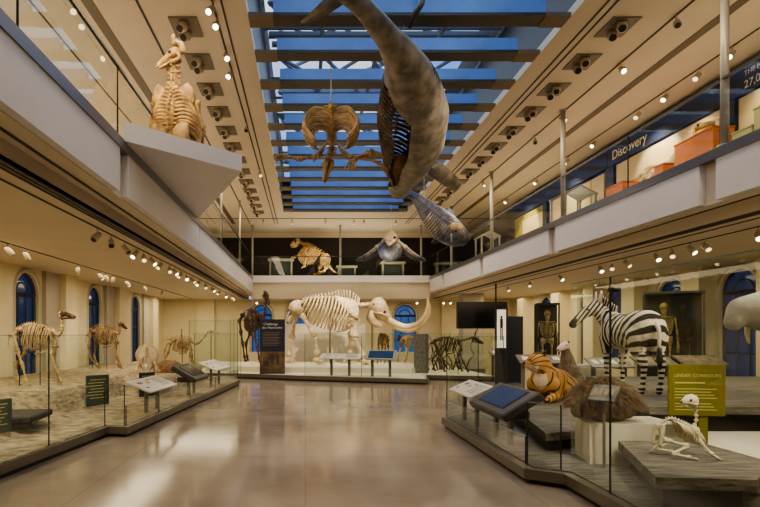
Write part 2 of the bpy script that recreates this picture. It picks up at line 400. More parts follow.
W = 0
LWIN = [(13.66, 1.15), (18.05, 1.15), (22.4, 1.15)]
RWIN = [(12.75, 1.15), (15.1, 1.15), (17.75, 1.1), (19.6, 1.1), (23.0, 1.15)]
BWIN = [(-2.25, 1.05), (-.45, 1.05), (5.12, 1.12)]
arched_wall('wall_left', (WL, 0, 0), (0, 1, 0), (-1, 0, 0), YF, YB, 0, 3.4, [(c, w, .44, 3.27) for c, w in LWIN], 'wall', 'pale yellow lower wall with arched windows on the left')
arched_wall('wall_right', (WR, 0, 0), (0, 1, 0), (1, 0, 0), YF, YB, 0, 3.4, [(c, w, .44, 3.27) for c, w in RWIN], 'wall', 'pale yellow lower wall with arched windows on the right')
arched_wall('wall_back', (0, YB, 0), (1, 0, 0), (0, 1, 0), WL, WR, 0, 3.4, [(c, w, .7, 3.12) for c, w in BWIN], 'wall', 'pale yellow lower wall behind the mammoth')
nm = ['nearest the camera', 'second from the camera', 'farthest from the camera']
for i, (c, w) in enumerate(LWIN):
    W += 1; arched_window(W, (WL, 0, 0), (0, 1, 0), (-1, 0, 0), c, w, .44, 3.27, 'dark blue arched window in the left wall, ' + nm[i])
nr = ['nearest the camera', 'behind the glass case of two figures', 'behind the zebra head', 'fourth from the camera', 'farthest from the camera']
for i, (c, w) in enumerate(RWIN):
    W += 1; arched_window(W, (WR, 0, 0), (0, 1, 0), (1, 0, 0), c, w, .44, 3.27, 'dark blue arched window in the right wall, ' + nr[i])
nb = ['behind the navy banner', 'at the hindquarters of the mammoth', 'under the mammoth tusks']
for i, (c, w) in enumerate(BWIN):
    W += 1; arched_window(W, (0, YB, 0), (1, 0, 0), (0, 1, 0), c, w, .7, 3.12, 'glowing blue arched window in the back wall ' + nb[i], 'window_light')
struct('wall_front', MB().bb((WL - .3, YF - .2, 0), (WR + .3, YF, ZS)), 'wall', 'pale wall closing the hall behind the camera', 'wall')
struct('wall_upper_left', MB().bb((WL - .2, YF, 3.4), (WL, YB, ZS)), 'ceil_up', 'cream gallery wall above the left balcony', 'wall')
struct('wall_upper_right', MB().bb((WR, YF, 3.4), (WR + .2, YB, ZS)), 'ceil_up', 'cream gallery wall above the right balcony', 'wall')
struct('wall_upper_back', MB().bb((WL, YB - .1, 4.2), (WR, YB + .1, 6.55)), 'black_wall', 'black gallery wall above the back balcony', 'wall')
struct('wall_upper_back_header', MB().bb((WL, YB - .12, 6.55), (WR, YB + .1, ZS)), 'ceil_up', 'cream strip above the black back gallery wall', 'wall')
mb = MB()
for y0, y1 in ((-3, 8.2), (20.2, 26.7)):
    mb.bb((WR - 2.55, y0, ZB), (WR - 2.45, y1, 6.4)) if y0 > 0 else None
struct('wall_gallery_dark', mb, 'black_wall', 'dark end panel of the right upper gallery', 'wall')

# pilasters
T = 0
def trim(mb, m, label, cat='trim'):
    global T; T += 1
    return struct('trim_%d' % T, mb, m, label, cat)
for i, y in enumerate((11.4, 15.75, 20.15, 24.5)):
    trim(MB().bb((WL, y - .55, 0), (WL + .30, y + .25, ZC)), 'pilaster', 'cream pilaster on the left wall, %s from the camera' % ('nearest', 'second', 'third', 'fourth')[i], 'pilaster')
    trim(MB().bb((WL, y - 1.35, 0), (WL + .12, y - .55, ZC)), 'recess', 'grey flat wall strip beside the left pilaster %s from the camera' % ('nearest', 'second', 'third', 'fourth')[i], 'pilaster')
for i, y in enumerate((11.4, 13.75, 16.4, 18.7, 21.2, 24.6)):
    trim(MB().bb((WR - .45, y - .32, 0), (WR, y + .32, ZC)), 'pilaster', 'cream pilaster on the right wall, %s from the camera' % ('nearest', 'second', 'third', 'fourth', 'fifth', 'sixth')[i], 'pilaster')
for i, (x, w) in enumerate(((-5.1, .9), (1.2, .8), (3.75, .5), (7.4, .9))):
    trim(MB().bb((x - w / 2, YB - .2, 0), (x + w / 2, YB, ZC)), 'pilaster', 'cream pilaster on the back wall, %s from the left' % ('first', 'second', 'third', 'fourth')[i], 'pilaster')

# balconies: slab + stepped soffit
struct('balcony_left', MB().bb((WL, YF, ZC), (-2.90, YB, ZB - .02)).bb((-2.90, YF, 3.56), (-2.56, YB, ZB - .02)).bb((-2.98, YF, ZC), (-2.90, YB, 3.58)), 'ceil_low', 'cream underside of the left balcony', 'balcony')
struct('balcony_right', MB().bb((mir(-2.90), YF, ZC), (WR, YB, ZB - .02)).bb((mir(-2.56), YF, 3.56), (mir(-2.90), YB, ZB - .02)), 'ceil_low', 'cream underside of the right balcony', 'balcony')
struct('balcony_back', MB().bb((-2.56, 24.55, ZC - .1), (mir(-2.56), YB, ZB - .06)), 'beam_cream', 'cream beam and underside of the back balcony', 'balcony')
trim(MB().bb((-2.50, 24.3, 4.05), (5.84, 24.6, 4.36)), 'fascia', 'pale slab edge along the back balcony', 'fascia')
# fascia panels
def fascia(side, y0, y1, label):
    xa, xb = (-2.56, XL) if side < 0 else (XR, mir(-2.56))
    trim(MB().bb((xa, y0, 3.575), (xb, y1, 4.16)), 'fascia', label, 'fascia')
lf = [(YF, 6.9), (7.22, 12.05), (12.1, 17.1), (17.15, 22.5), (22.55, 24.3)]
rf = [(YF, 7.35), (7.66, 12.08), (12.42, 17.0), (17.3, 21.8), (22.1, 24.3)]
od = ('nearest the camera', 'second from the camera', 'third from the camera', 'fourth from the camera', 'farthest from the camera')
for i, (a, b) in enumerate(lf): fascia(-1, a, b, 'white fascia panel on the left balcony, ' + od[i])
for i, (a, b) in enumerate(rf): fascia(1, a, b, 'white fascia panel on the right balcony, ' + od[i])
trim(MB().bb((-2.62, YF, 4.16), (XL + .02, 24.4, 4.30)), 'rail_band', 'grey steel band along the left balcony edge')
trim(MB().bb((XR - .02, YF, 4.16), (mir(-2.62), 24.4, 4.30)), 'rail_band', 'grey steel band along the right balcony edge')

# upper ceiling with skylight opening
SX0, SX1, SY0, SY1 = -.92, 4.26, 2.4, 21.9
cu = MB()
cu.bb((WL, YF, ZS), (SX0, YB, ZS + .15)).bb((SX1, YF, ZS), (WR, YB, ZS + .15)).bb((SX0, YF, ZS), (SX1, SY0, ZS + .15)).bb((SX0, SY1, ZS), (SX1, YB, ZS + .15))
struct('ceiling', cu, 'ceil_up', 'warm cream upper ceiling around the skylight', 'ceiling')
wl = MB()
wl.bb((SX0 - .1, SY0, ZS + .15), (SX0, SY1, 9.1)).bb((SX1, SY0, ZS + .15), (SX1 + .1, SY1, 9.1)).bb((SX0, SY0 - .1, ZS + .15), (SX1, SY0, 8.25)).bb((SX0, SY1, ZS + .15), (SX1, SY1 + .1, 8.25))
trim(wl, 'well', 'brown sides of the skylight well', 'skylight')
k = 0
for i in range(14, -5, -1):
    pass
yb = [8.5 + 1.105 * j for j in range(-5, 13)]
ordn = ['first', 'second', 'third', 'fourth', 'fifth', 'sixth', 'seventh', 'eighth', 'ninth', 'tenth', 'eleventh', 'twelfth', 'thirteenth', 'fourteenth', 'fifteenth', 'sixteenth', 'seventeenth', 'eighteenth', 'nineteenth', 'twentieth', 'twenty-first', 'twenty-second', 'twenty-third', 'twenty-fourth']
vis = [y for y in yb if y > 7.3]
for y in yb:
    e = empty('skylight_beam', 'dark brown beam across the skylight, %s from the far end' % ordn[len(yb) - 1 - yb.index(y)], 'beam', (CX, y, ZS + .02))
    e['kind'] = 'structure'
    MB().bb((SX0 - CX + .002, -.155, .0), (SX1 - CX - .002, .155, .05)).build('underside', 'dark_brown', e)
    MB().bb((SX0 - CX + .41, -.03, .05), (SX1 - CX - .41, .03, .26)).build('web', 'dark_brown', e)
    MB().bb((SX0 - CX + .40, -.15, .05), (SX1 - CX - .40, -.135, .27)).build('sky_glow_side', 'sky_glow_panel', e)  # blue strip added to imitate sky light falling on the beam side
    for s in (-1, 1):
        xe = (SX0 if s < 0 else SX1) - CX
        MB().bb((xe, -.165, -.012), (xe - s * .40, .165, .05)).build('end_plate', 'end_plate', e)
e = empty('skylight_glazing', 'clear glazing over the steel trusses of the skylight', 'skylight', (CX, 0, 8.25)); e['kind'] = 'structure'
g = MB()
for a in range(5): g.tube([(-2.6 + 5.2 * a / 4, SY0, 0), (-2.6 + 5.2 * a / 4, SY1, 0)], .05, 6)
y = SY0
while y < SY1: g.tube([(-2.6, y, .02), (2.6, y, .02)], .04, 6); y += 1.105
g.build('glazing_bars', 'truss', e)
t = MB(); j = 0; y = 3.0
while y < 21.5:
    t.tube([(-2.5, y, .95), (2.5, y, .95)], .10, 6); t.tube([(-2.5, y, .2), (2.5, y, .2)], .09, 6); t.tube([(-2.5, y + 1.1, .6), (2.5, y + 1.1, .6)], .08, 6)
    for a in range(4):
        xa = -2.5 + 1.25 * a
        t.tube([(xa, y, .2 if a % 2 else .95), (xa + 1.25, y, .95 if a % 2 else .2)], .05, 6)
        t.tube([(xa, y, .95), (xa + 1.25, y + 2.2, .95)], .055, 6)
        if a % 2: t.tube([(xa, y, .95), (xa - 1.1, y + 2.2, 1.6)], .06, 6)
    y += 2.2
t.build('truss', 'truss', e)
b = MB(); y = 3.5
while y < 22:
    b.box((0, y, .45), (5.1, .30, .03), Matrix.Rotation(.55, 3, 'X')); y += 2.21
b.build('blue_louvre', 'sky_glow_panel', e)

# slots, grilles and light tracks on the ceilings
def strip(x, w, z, label, y0=YF, y1=24.2, m='slot', th=.012): trim(MB().bb((x - w / 2, y0, z - th), (x + w / 2, y1, z + .002)), m, label, 'ceiling slot')
for sd, f in (('left', mir), ('right', lambda q: q)):
    strip(f(4.63), .03, ZS, f'thin dark ceiling slot beside the skylight on the {sd}, inner of two')
    strip(f(4.77), .03, ZS, f'thin dark ceiling slot beside the skylight on the {sd}, outer of two')
    strip(f(5.92), .035, ZS, f'dark lamp track in the upper ceiling on the {sd}')
    strip(f(6.68), .17, ZS, f'wide slotted grille in the upper ceiling on the {sd}', m='vent')
    strip(f(7.55), .03, ZS, f'outer dark lamp track in the upper ceiling on the {sd}')
    strip(f(6.11), .035, 3.56, f'dark slot under the {sd} balcony edge')
    for q, x in enumerate((6.33, 6.40, 6.47)): strip(f(x), .035, ZC, f'dark air slot under the {sd} balcony, {("inner", "middle", "outer")[q]} of three', y1=26)
    strip(f(6.71), .03, ZC, f'inner lamp track under the {sd} balcony', y1=26)
    strip(f(9.0) if sd == 'left' else 7.25, .03, ZC, f'outer lamp track under the {sd} balcony', y1=26)
trim(MB().bb((WL, 23.1, ZS - .015), (WR, 23.14, ZS)), 'slot', 'dark lamp track across the upper ceiling at the back')

# balustrades
def balustrade(side, y0, y1, label):
    x = -2.50 if side < 0 else mir(-2.50)
    e = empty('glass_balustrade', label, 'railing', (x, (y0 + y1) / 2, 4.30)); L = (y1 - y0) / 2
    MB().bb((-.006, -L, 0), (.006, L, .93)).build('pane', 'glass', e)
    MB().bb((-.02, -L, .93), (.02, L, .965)).build('top_rail', 'joint', e)
    MB().bb((-.01, -L, 0), (.01, -L + .012, .93)).build('joint', 'joint', e)
ly = [2.2, 4.5, 6.9, 11.3, 15.6, 20.0, 24.3]; ry = [3.0, 5.2, 7.3, 9.4, 11.85, 16.4, 20.4, 24.3]
for i in range(len(ly) - 1): balustrade(-1, ly[i] + .01, ly[i + 1] - .01, 'clear glass balustrade on the left balcony, %s from the camera' % ordn[i])
for i in range(len(ry) - 1): balustrade(1, ry[i] + .01, ry[i + 1] - .01, 'clear glass balustrade on the right balcony, %s from the camera' % ordn[i])
bx = [-2.4, .25, 2.95, 5.7]
for i in range(3):
    e = empty('glass_balustrade', 'clear glass balustrade on the back balcony, %s' % ('left end', 'middle', 'right end')[i], 'railing', ((bx[i] + bx[i + 1]) / 2, 24.4, 4.36)); L = (bx[i + 1] - bx[i]) / 2 - .01
    MB().bb((-L, -.006, 0), (L, .006, .9)).build('pane', 'glass', e); MB().bb((-L, -.02, .9), (L, .02, .93)).build('top_rail', 'joint', e)
def post(x, y, z0, z1, r, label):
    e = empty('ceiling_post', label, 'post', (x, y, z0)); h = z1 - z0
    MB().tube([(0, 0, 0.02), (0, 0, h)], r, 12).build('shaft', 'post', e, True)
    MB().tube([(0, 0, 0), (0, 0, .03)], r * 1.7, 12).build('base_collar', 'post', e); MB().tube([(0, 0, h - .04), (0, 0, h)], r * 1.5, 12).build('top_collar', 'post', e)
for i, y in enumerate((7.28, 11.85, 16.4, 20.9)): post(mir(-2.53) - .0, y, ZB + .03, ZS, .052, 'slim grey post on the right balcony, %s from the camera' % ordn[i])
for i, y in enumerate((11.2, 15.6, 20.0)): post(-2.53, y, ZB + .03, ZS, .035, 'slim grey post on the left balcony, %s from the camera' % ordn[i])
for i, x in enumerate((-2.5, 1.64, 5.45)): post(x, 24.5, ZB + .09, ZS, .05, 'slim grey post on the back balcony, %s' % ('left corner', 'middle', 'right corner')[i])

# recessed double downlights
def downlight(loc, label, group, f=1):
    e = empty('recessed_downlight', label, 'ceiling light', loc, 0, group)
    MB().bb((-.23, -.28, -.02), (.23, .28, 0)).build('backplate', 'lamp_box', e)
    for s in (-1, 1):
        c = MB(); c.tube([(0, s * .13, 0), (-.02 * f, s * .13 - .03, -.10), (-.05 * f, s * .13 - .09, -.16)], [.075, .085, .07], 10)
        o = c.build('lamp', 'lamp_white', e, True)
        MB().tube([(-.05 * f, s * .13 - .09, -.155), (-.055 * f, s * .13 - .10, -.17)], .058, 10).build('lens', 'lamp_dark', o)
    return e
d0 = None
for sd, x in (('left', -1.98), ('right', 5.17)):
    k = 0
    for i in range(13):
        y = 8.62 + 1.105 * i
        lab = 'grey recessed twin downlight beside the %s edge of the skylight, %s from the camera' % (sd, ordn[i])
        if d0 is None: d0 = downlight((x, y, ZS), lab, 'recessed twin downlights')
        else: dup(d0, (x, y, ZS), 0, lab)

# track spotlights
def spot_proto(loc, label, lens, long=.17):
    e = empty('track_spotlight', label, 'spotlight', loc, 0, 'track spotlights')
    MB().tube([(0, 0, 0), (0, 0, -.10)], .012, 6).build('stem', 'lamp_white', e)
    b = MB(); b.tube([(0, .05, -.09), (0, -.02, -.14), (0, -.08, -.09 - long * .7)], [.035, .055, .06], 10); b.build('lamp_body', 'lamp_white', e, True)
    MB().tube([(0, -.078, -.088 - long * .7), (0, -.088, -.10 - long * .7)], .045, 10).build('lens', lens, e)
    return e
sp = {}
def spot(x, y, z, rz, label, lens='lens'):
    if lens not in sp: sp[lens] = spot_proto((x, y, z), label, lens); sp[lens].rotation_euler = (0, 0, rz)
    else: dup(sp[lens], (x, y, z), rz, label)
for i, (y, ln) in enumerate(((7.95, 'lens'), (8.35, 'lens'), (9.3, 'lens'), (9.95, 'lens'), (12.6, 'lamp_dark'), (16.2, 'lens_dim'))):
    spot(mir(4.77), y, ZS, .5 * (i % 3 - 1), 'small spotlight on the upper ceiling left of the skylight, %s from the camera' % ordn[i], ln)
for i, (y, ln) in enumerate(((8.3, 'lamp_dark'), (9.75, 'lens'), (12.0, 'lens_dim'), (13.4, 'lamp_dark'), (17.3, 'lens_dim'))):
    spot(5.92, y, ZS, .4 * (i % 3 - 1), 'small spotlight on the inner right upper ceiling track, %s from the camera' % ordn[i], ln)
for i, (y, ln) in enumerate(((9.2, 'lens'), (10.0, 'lens_dim'), (10.9, 'lens'), (11.8, 'lens_dim'), (13.6, 'lens'), (15.0, 'lens_dim'), (17.0, 'lens'), (19.5, 'lens'))):
    spot(7.55, y, ZS, -1.2, 'small spotlight on the outer right upper ceiling track, %s from the camera' % ordn[i], ln)
for i, px in enumerate((222, 263.4, 292, 325.6, 354, 364, 396, 452, 490)):
    spot((px - VPX) * 23.1 / F, 23.12, ZS, PI, 'small spotlight above the back balcony, %s from the left' % ordn[i], 'lens' if i % 2 == 0 else 'lens_dim')
for i, py in enumerate((240, 246, 252, 257, 260.5, 264, 268, 272, 274, 277, 279.5, 282, 285, 288, 291, 294, 297, 300)):
    Y = 1.5 * F / (VPY - py)
    spot(mir(6.71), Y, ZC, .9 * (i % 3 - 1) + .4, 'small spotlight on the inner track under the left balcony, %s from the camera' % ordn[i], 'lens' if i in (3, 5, 8, 10, 12, 14, 16) else ('lamp_dark' if i < 3 else 'lens_dim'))
for i, px in enumerate((8, 26, 78, 100, 106, 113, 127, 145, 162)):
    Y = 5.66 * F / (VPX - px)
    spot(mir(9.0), Y, ZC, PI + .5 * (i % 3 - 1), 'small spotlight on the outer track under the left balcony, %s from the camera' % ordn[i], 'lens' if i in (2, 3, 6, 7, 8) else 'lens_dim' if i > 1 else 'lamp_dark')
for i, px in enumerate((758, 705, 690, 672, 656, 626, 612, 600, 560, 530, 508)):
    Y = 7.25 * F / (px - VPX)
    spot(7.25, Y, ZC, .5 * (i % 3 - 1), 'small spotlight on the outer track under the right balcony, %s from the camera' % ordn[i], 'lens' if i in (0, 2, 4, 7, 8) else 'lens_dim')
for i, (px, py) in enumerate(((256, 305), (293, 305), (419, 302), (446, 296), (453, 298), (462, 296))):
    Y = 24.3; spot((px - VPX) * Y / F, Y + .5, ZC - .1, 0, 'small spotlight under the back balcony, %s from the left' % ordn[i], 'lens')
# ================================================================ SKELETONS
def long_bone(mb, a, b, r, n=8):
    a = V(a); b = V(b)
    ts = (0, .05, .14, .3, .5, .7, .86, .95, 1); rs = (.9, 1.6, 1.35, .85, .75, .85, 1.3, 1.6, .9)
    return mb.tube([a.lerp(b, t) for t in ts], [q * r for q in rs], n)
def vertebrae(mb, pts, r, n, spine=0., up=(0, 0, 1), trans=0.):
    pts = catmull(pts, 12); L = len(pts); rr = lerp_list(r, n); sp = lerp_list(spine, n)
    mb.tube(pts, [q * .55 for q in lerp_list(r, L)], 6)
    for i in range(n):
        t = i / max(n - 1, 1) * (L - 1); a = int(t); p = pts[a].lerp(pts[min(a + 1, L - 1)], t - a)
        d = (pts[min(a + 1, L - 1)] - pts[max(a - 1, 0)]).normalized()
        q = d.to_track_quat('X', 'Z').to_matrix()
        mb.ell(p, (rr[i] * .95, rr[i], rr[i]), q, 7, 5)
        u = V(up); u = (u - d * u.dot(d)); u = u.normalized() if u.length > .01 else V((0, 0, 1))
        if sp[i] > 0: mb.tube([p + u * rr[i] * .5, p + u * sp[i] - d * sp[i] * .3], [rr[i] * .5, rr[i] * .32], 5)
        w = d.cross(u)
        if trans: mb.tube([p - w * trans, p, p + w * trans], [rr[i] * .25, rr[i] * .4, rr[i] * .25], 5)
    return mb
def rib_curve(top, s, width, depth, lean=0., close=.25):
    """one rib on side s from the spine point round to the breastbone"""
    x, y, z = top
    return [(x, y, z), (x - lean * .15, y + s * width * .62, z - depth * .02), (x - lean * .4, y + s * width * .98, z - depth * .33), (x - lean * .75, y + s * width * .85, z - depth * .68), (x - lean, y + s * width * close, z - depth)]
def hoof_skull(e, name_loc, L, m, pitch=0., yaw=0., horn=False):
    """long hoofed-mammal skull; origin at the back of the head, +x is forward"""
    R = Matrix.Rotation(yaw, 3, 'Z') @ Matrix.Rotation(pitch, 3, 'Y'); o = V(name_loc)
    rg = []
    for x, z, ry, rz in ((-.02, 0, .06, .07), (.05, .02, .13, .14), (.2, .03, .17, .17), (.36, .02, .18, .15), (.5, -.02, .13, .14), (.72, -.06, .085, .115), (.92, -.09, .07, .085), (1.0, -.11, .04, .045)):
        rg.append([o + R @ (V((x, math.cos(a) * ry, z + math.sin(a) * rz)) * L) for a in [2 * PI * k / 12 for k in range(12)]])
    b = MB().loft(rg)
    for s in (-1, 1): b.ell(o + R @ (V((.36, s * .155, .05)) * L), (.065 * L, .04 * L, .06 * L), R, 8, 6, 1)
    if horn:
        for s in (-1, 1): b.tube([o + R @ (V(q) * L) for q in ((.2, s * .12, .15), (.1, s * .3, .5), (.15, s * .4, .9))], [.05 * L, .04 * L, .012 * L], 7, 4)
    sk = b.build('skull', [m, 'socket'], e, True)
    j = MB()
    for s in (-1, 1): j.tube([o + R @ (V(q) * L) for q in ((.12, s * .12, -.02), (.14, s * .11, -.24), (.45, s * .075, -.215), (.93, s * .025, -.19))], [.04 * L, .075 * L, .06 * L, .04 * L], 7, 4)
    j.build('jaw', m, sk, True)
    return sk

def quadruped(name, label, cat, loc, rz, m, q, group=None):
    """mounted skeleton: q holds the proportions, origin between the feet, +x forward, feet at z=0"""
    e = empty(name, label, cat, loc, rz, group); r = q['r']
    sp = [V((a, 0, b)) for a, b in q['spine']]
    b = MB(); vertebrae(b, sp, r * 1.2, q.get('nv', 16), q.get('ns', r * 4), trans=r * 2.2); b.build('backbone', m, e, True)
    b = MB(); vertebrae(b, q['neck'], q.get('nr', r * 1.5), q.get('nn', 7), r * 2, trans=r * 1.8); b.build('neck', m, e, True)
    b = MB(); vertebrae(b, q['tail'], [r * 1.1, r * .35], q.get('nt', 12), [r * 2, 0]); b.build('tail', m, e, True)
    x0, x1, n = q['rx']; W_, D_ = q['rw'], q['rd']; c = catmull(sp, 16)
    rb = MB()
    for i in range(n):
        t = i / (n - 1); x = x0 + (x1 - x0) * t
        p = min(c, key=lambda v: abs(v.x - x)); sw = math.sin(PI * (.22 + .66 * (1 - t)))
        for s in (-1, 1): rb.tube(rib_curve(p, s, W_ * sw, D_ * (.62 + .38 * math.sin(PI * (.15 + .75 * t))), q.get('lean', .12), .2 + .35 * (1 - t)), [r * .75, r * .6, r * .45], 6, 5)
    rb.tube([(x1 - q.get('lean', .12), 0, sp[-1].z - D_ * .80), (x1 - q.get('lean', .12) - .12, 0, sp[-1].z - D_ * .88), (x1 - q.get('lean', .12) - .26, 0, sp[-1].z - D_ * .90)], r * .8, 6)
    rb.build('ribcage', m, e, True)
    hx, hz = q['spine'][0]; pw = q['pw']
    b = MB()
    for s in (-1, 1):
        b.tube([(hx + pw * .9, s * pw * .95, hz + pw * .15), (hx + pw * .35, s * pw * .5, hz - pw * .1), (hx - pw * .2, s * pw * .6, hz - pw * .55), (hx - pw * .95, s * pw * .45, hz - pw * .6)], [r * 2.6, r * 1.6, r * 1.8, r * 1.1], 7, 4, flat=.6)
    b.tube([(hx + pw * .3, -pw * .5, hz - pw * .05), (hx + pw * .3, 0, hz + r), (hx + pw * .3, pw * .5, hz - pw * .05)], r * 1.7, 7, 3); b.build('pelvis', m, e, True)
    for s, fl, hl in ((1, q['fl'][0], q['hl'][0]), (-1, q['fl'][1], q['hl'][1])):
        y = s * q['ly']
        sx, sz = fl[0]; b = MB()
        b.tube([(sx, y, sz), (sx - r * 2, y * .85, sz + (sp[-1].z - sz) * .5), (sx - r * 4, y * .55, sp[-1].z + r)], [r * 1.2, r * 2.6, r * 4.2], 8, 3, flat=.25); b.build('shoulder_blade', m, e, True)
        for J in (fl, hl):
            b = MB(); k = len(J) - 1
            for i in range(k):
                f = q.get('leg', 1.0) * (1.5 - .8 * i / k)
                long_bone(b, (J[i][0], y, J[i][1]), (J[i + 1][0], y, J[i + 1][1]), r * f)
            fx, fz = J[-1]; fr = q.get('foot', r * 1.5)
            b.tube([(fx - fr * .4, y, fz + fr * .9), (fx + fr * .6, y, fz + fr * .35), (fx + fr * 1.3, y, fz + .004)], [fr * .75, fr * .9, fr * .55], 8)
            b.build('leg', m, e, True)
    if 'skull' in q: hoof_skull(e, q['neck'][-1], q['skull'][0], q.get('skm', m), *q['skull'][1:])
    return e
def stand_rods(e, pts, r=.012):
    b = MB()
    for a, c in pts: b.tube([a, c], r, 6)
    b.build('support_rod', 'rod', e)

# ---- the mammoth (pixel plan of the photograph at depth 21.6)
MY, MZ, MS = 21.6, .40, 21.6 / F
mx = lambda px: (px - 335) * MS
mz = lambda py: (364.8 - py) * MS
mam = empty('mammoth_skeleton', 'huge pale mammoth skeleton with long curved tusks on the back platform', 'skeleton', ((335 - VPX) * MS, MY, MZ))
mp = lambda px, py, y=0: V((mx(px), y, mz(py)))
b = MB(); vertebrae(b, [mp(299, 305), mp(308, 300), mp(320, 298.5), mp(336, 299), mp(348, 301), mp(358, 306)], .075, 24, [.06, .12, .14, .2, .34, .42, .3], trans=.13); b.build('backbone', 'bone_pale', mam, True)
b = MB(); vertebrae(b, [mp(357, 305.5), mp(363, 306.5), mp(369, 306)], .10, 6, .12, trans=.2); b.build('neck', 'bone_pale', mam, True)
b = MB(); vertebrae(b, [mp(298, 306), mp(290, 312), mp(286, 322), mp(284.5, 336)], [.06, .02], 16, [.06, 0]); b.build('tail', 'bone_pale', mam, True)
N = 14
for i in range(N):
    t = i / (N - 1); x = 309.5 + 46 * t; top = 299.5 + 2.2 * max(0, t - .7) / .3
    dep = (13 + 22 * math.sin(PI * (.08 + .58 * t))) * MS * .9; wd = .30 + .48 * math.sin(PI * (.25 + .5 * (1 - t)))
    for s in (-1, 1):
        rb = MB(); rb.tube(rib_curve(mp(x, top), s, wd, dep, .42, .5 - .2 * t), [.045, .04, .032], 7, 6); rb.build('rib', 'bone_pale', mam, True)
b = MB(); b.tube([mp(352, 326), mp(345, 331), mp(337, 332)], .06, 8, 3); b.build('breastbone', 'bone_pale', mam, True)
b = MB()
for s in (-1, 1):
    rg = [ring(mp(px, py, s * y), (MS, 0, 0), (0, 0, MS), a, c, 12) for px, py, y, a, c in ((300.5, 306.5, .12, 3, 2.5), (299.5, 307, .32, 6, 5), (298, 308.5, .52, 8, 7.2), (296.5, 309.5, .60, 7.5, 7))]
    b.loft(rg)
    b.tube([mp(297, 315, s * .3), mp(291, 319, s * .3), mp(289, 323, s * .2)], [.13, .10, .08], 8, 3)
    b.ell(mp(303, 307, s * .60), (.08, .03, .11), None, 8, 6, 1)
b.build('pelvis', ['bone_pale', 'socket'], mam, True)
def mleg(J, y, rs, foot):
    b = MB()
    for i in range(len(J) - 1): long_bone(b, mp(*J[i], y), mp(*J[i + 1], y), rs[i], 10)
    x, z = J[-1]
    b.ell(mp(x + .6, z - 1, y), (.24 * foot, .2 * foot, .13), None, 10, 7)
    for k in range(4): b.ell(mp(x + 2.5 + k * 1.3, z + .2, y + (k - 1.5) * .09), (.085, .055, .06), None, 8, 5)
    b.build('leg', 'bone_pale', mam, True)
mleg([(295, 315), (291.5, 340), (288.6, 357.5), (287.5, 362.3)], .42, (.105, .08, .08), 1)
mleg([(301, 314), (315, 337.5), (318, 356), (317.5, 361.8)], -.42, (.105, .085, .085), 1)
mleg([(354.5, 319), (352, 337), (351, 355), (350.7, 361)], .50, (.12, .09, .085), 1)
mleg([(355, 320), (353.8, 338), (362, 357), (364, 362.8)], -.50, (.125, .095, .09), 1)
for s in (-1, 1):
    rg = []
    for t, w, th in ((0, .12, .06), (.2, .2, .05), (.5, .36, .04), (.8, .46, .035), (1, .42, .03)):
        c = mp(354.5, 320).lerp(mp(346.5, 299.5), t); rg.append(ring((c.x - .12 * t, s * (.70 - .16 * t), c.z), (1, 0, -.25), (0, 1, 0), w, th, 12))
    MB().loft(rg).build('shoulder_blade', 'bone_pale', mam, True)
rg = []
for px, py, ax, az, wy in ((369, 305, 3.2, 6, .25), (371.2, 303, 4.2, 6, .42), (374.8, 305, 6.8, 9.8, .54), (378.8, 309.5, 6.2, 10, .52), (383.2, 315, 5, 7.6, .42), (387.5, 320, 3.6, 4.2, .36), (391, 324, 2.6, 3.2, .33)):
    rg.append(ring(mp(px, py), (0, 1, 0), V((.65, 0, .75)).normalized(), wy, az * MS, 16))
sk = MB().loft(rg)
for s in (-1, 1):
    sk.ell(mp(382.5, 313.5, s * .40), (.09, .06, .085), None, 10, 7, 1); sk.ell(mp(372.8, 306.5, s * .44), (.06, .06, .09), None, 10, 7, 1)
    sk.tube([mp(372, 313.5, s * .34), mp(380, 315, s * .5), mp(386, 318, s * .38)], [.05, .04, .05], 7, 3)
sko = sk.build('skull', ['bone_pale', 'socket'], mam, True)
j = MB()
for s in (-1, 1): j.tube([mp(371.5, 312, s * .3), mp(370.5, 319, s * .3), mp(376, 325.5, s * .24), mp(381.5, 326.5, s * .06)], [.07, .15, .13, .07], 8, 4)
j.build('jaw', 'bone_pale', sko, True)
for s, pts in ((-1, [(388, 320.5, .3), (395, 325, .45), (404, 327.8, .75), (414, 325.5, .95), (421, 319, .95), (425, 310, .8), (425.8, 299, .55)]), (1, [(389, 321, .3), (397, 327.5, .5), (410, 331, .85), (421, 328, 1.05), (428.5, 320.5, 1.05), (432.5, 311.5, .9), (431.5, 302.5, .65)])):
    MB().tube([mp(a, c, s * (.16 + .36 * y)) for a, c, y in pts], [.125, .125, .12, .11, .095, .075, .03], 10, 5).build('tusk', 'tusk', mam, True)
stand_rods(mam, [(mp(330, 300), mp(330, 364.6)), (mp(372, 322), mp(372, 364.6))], .02)

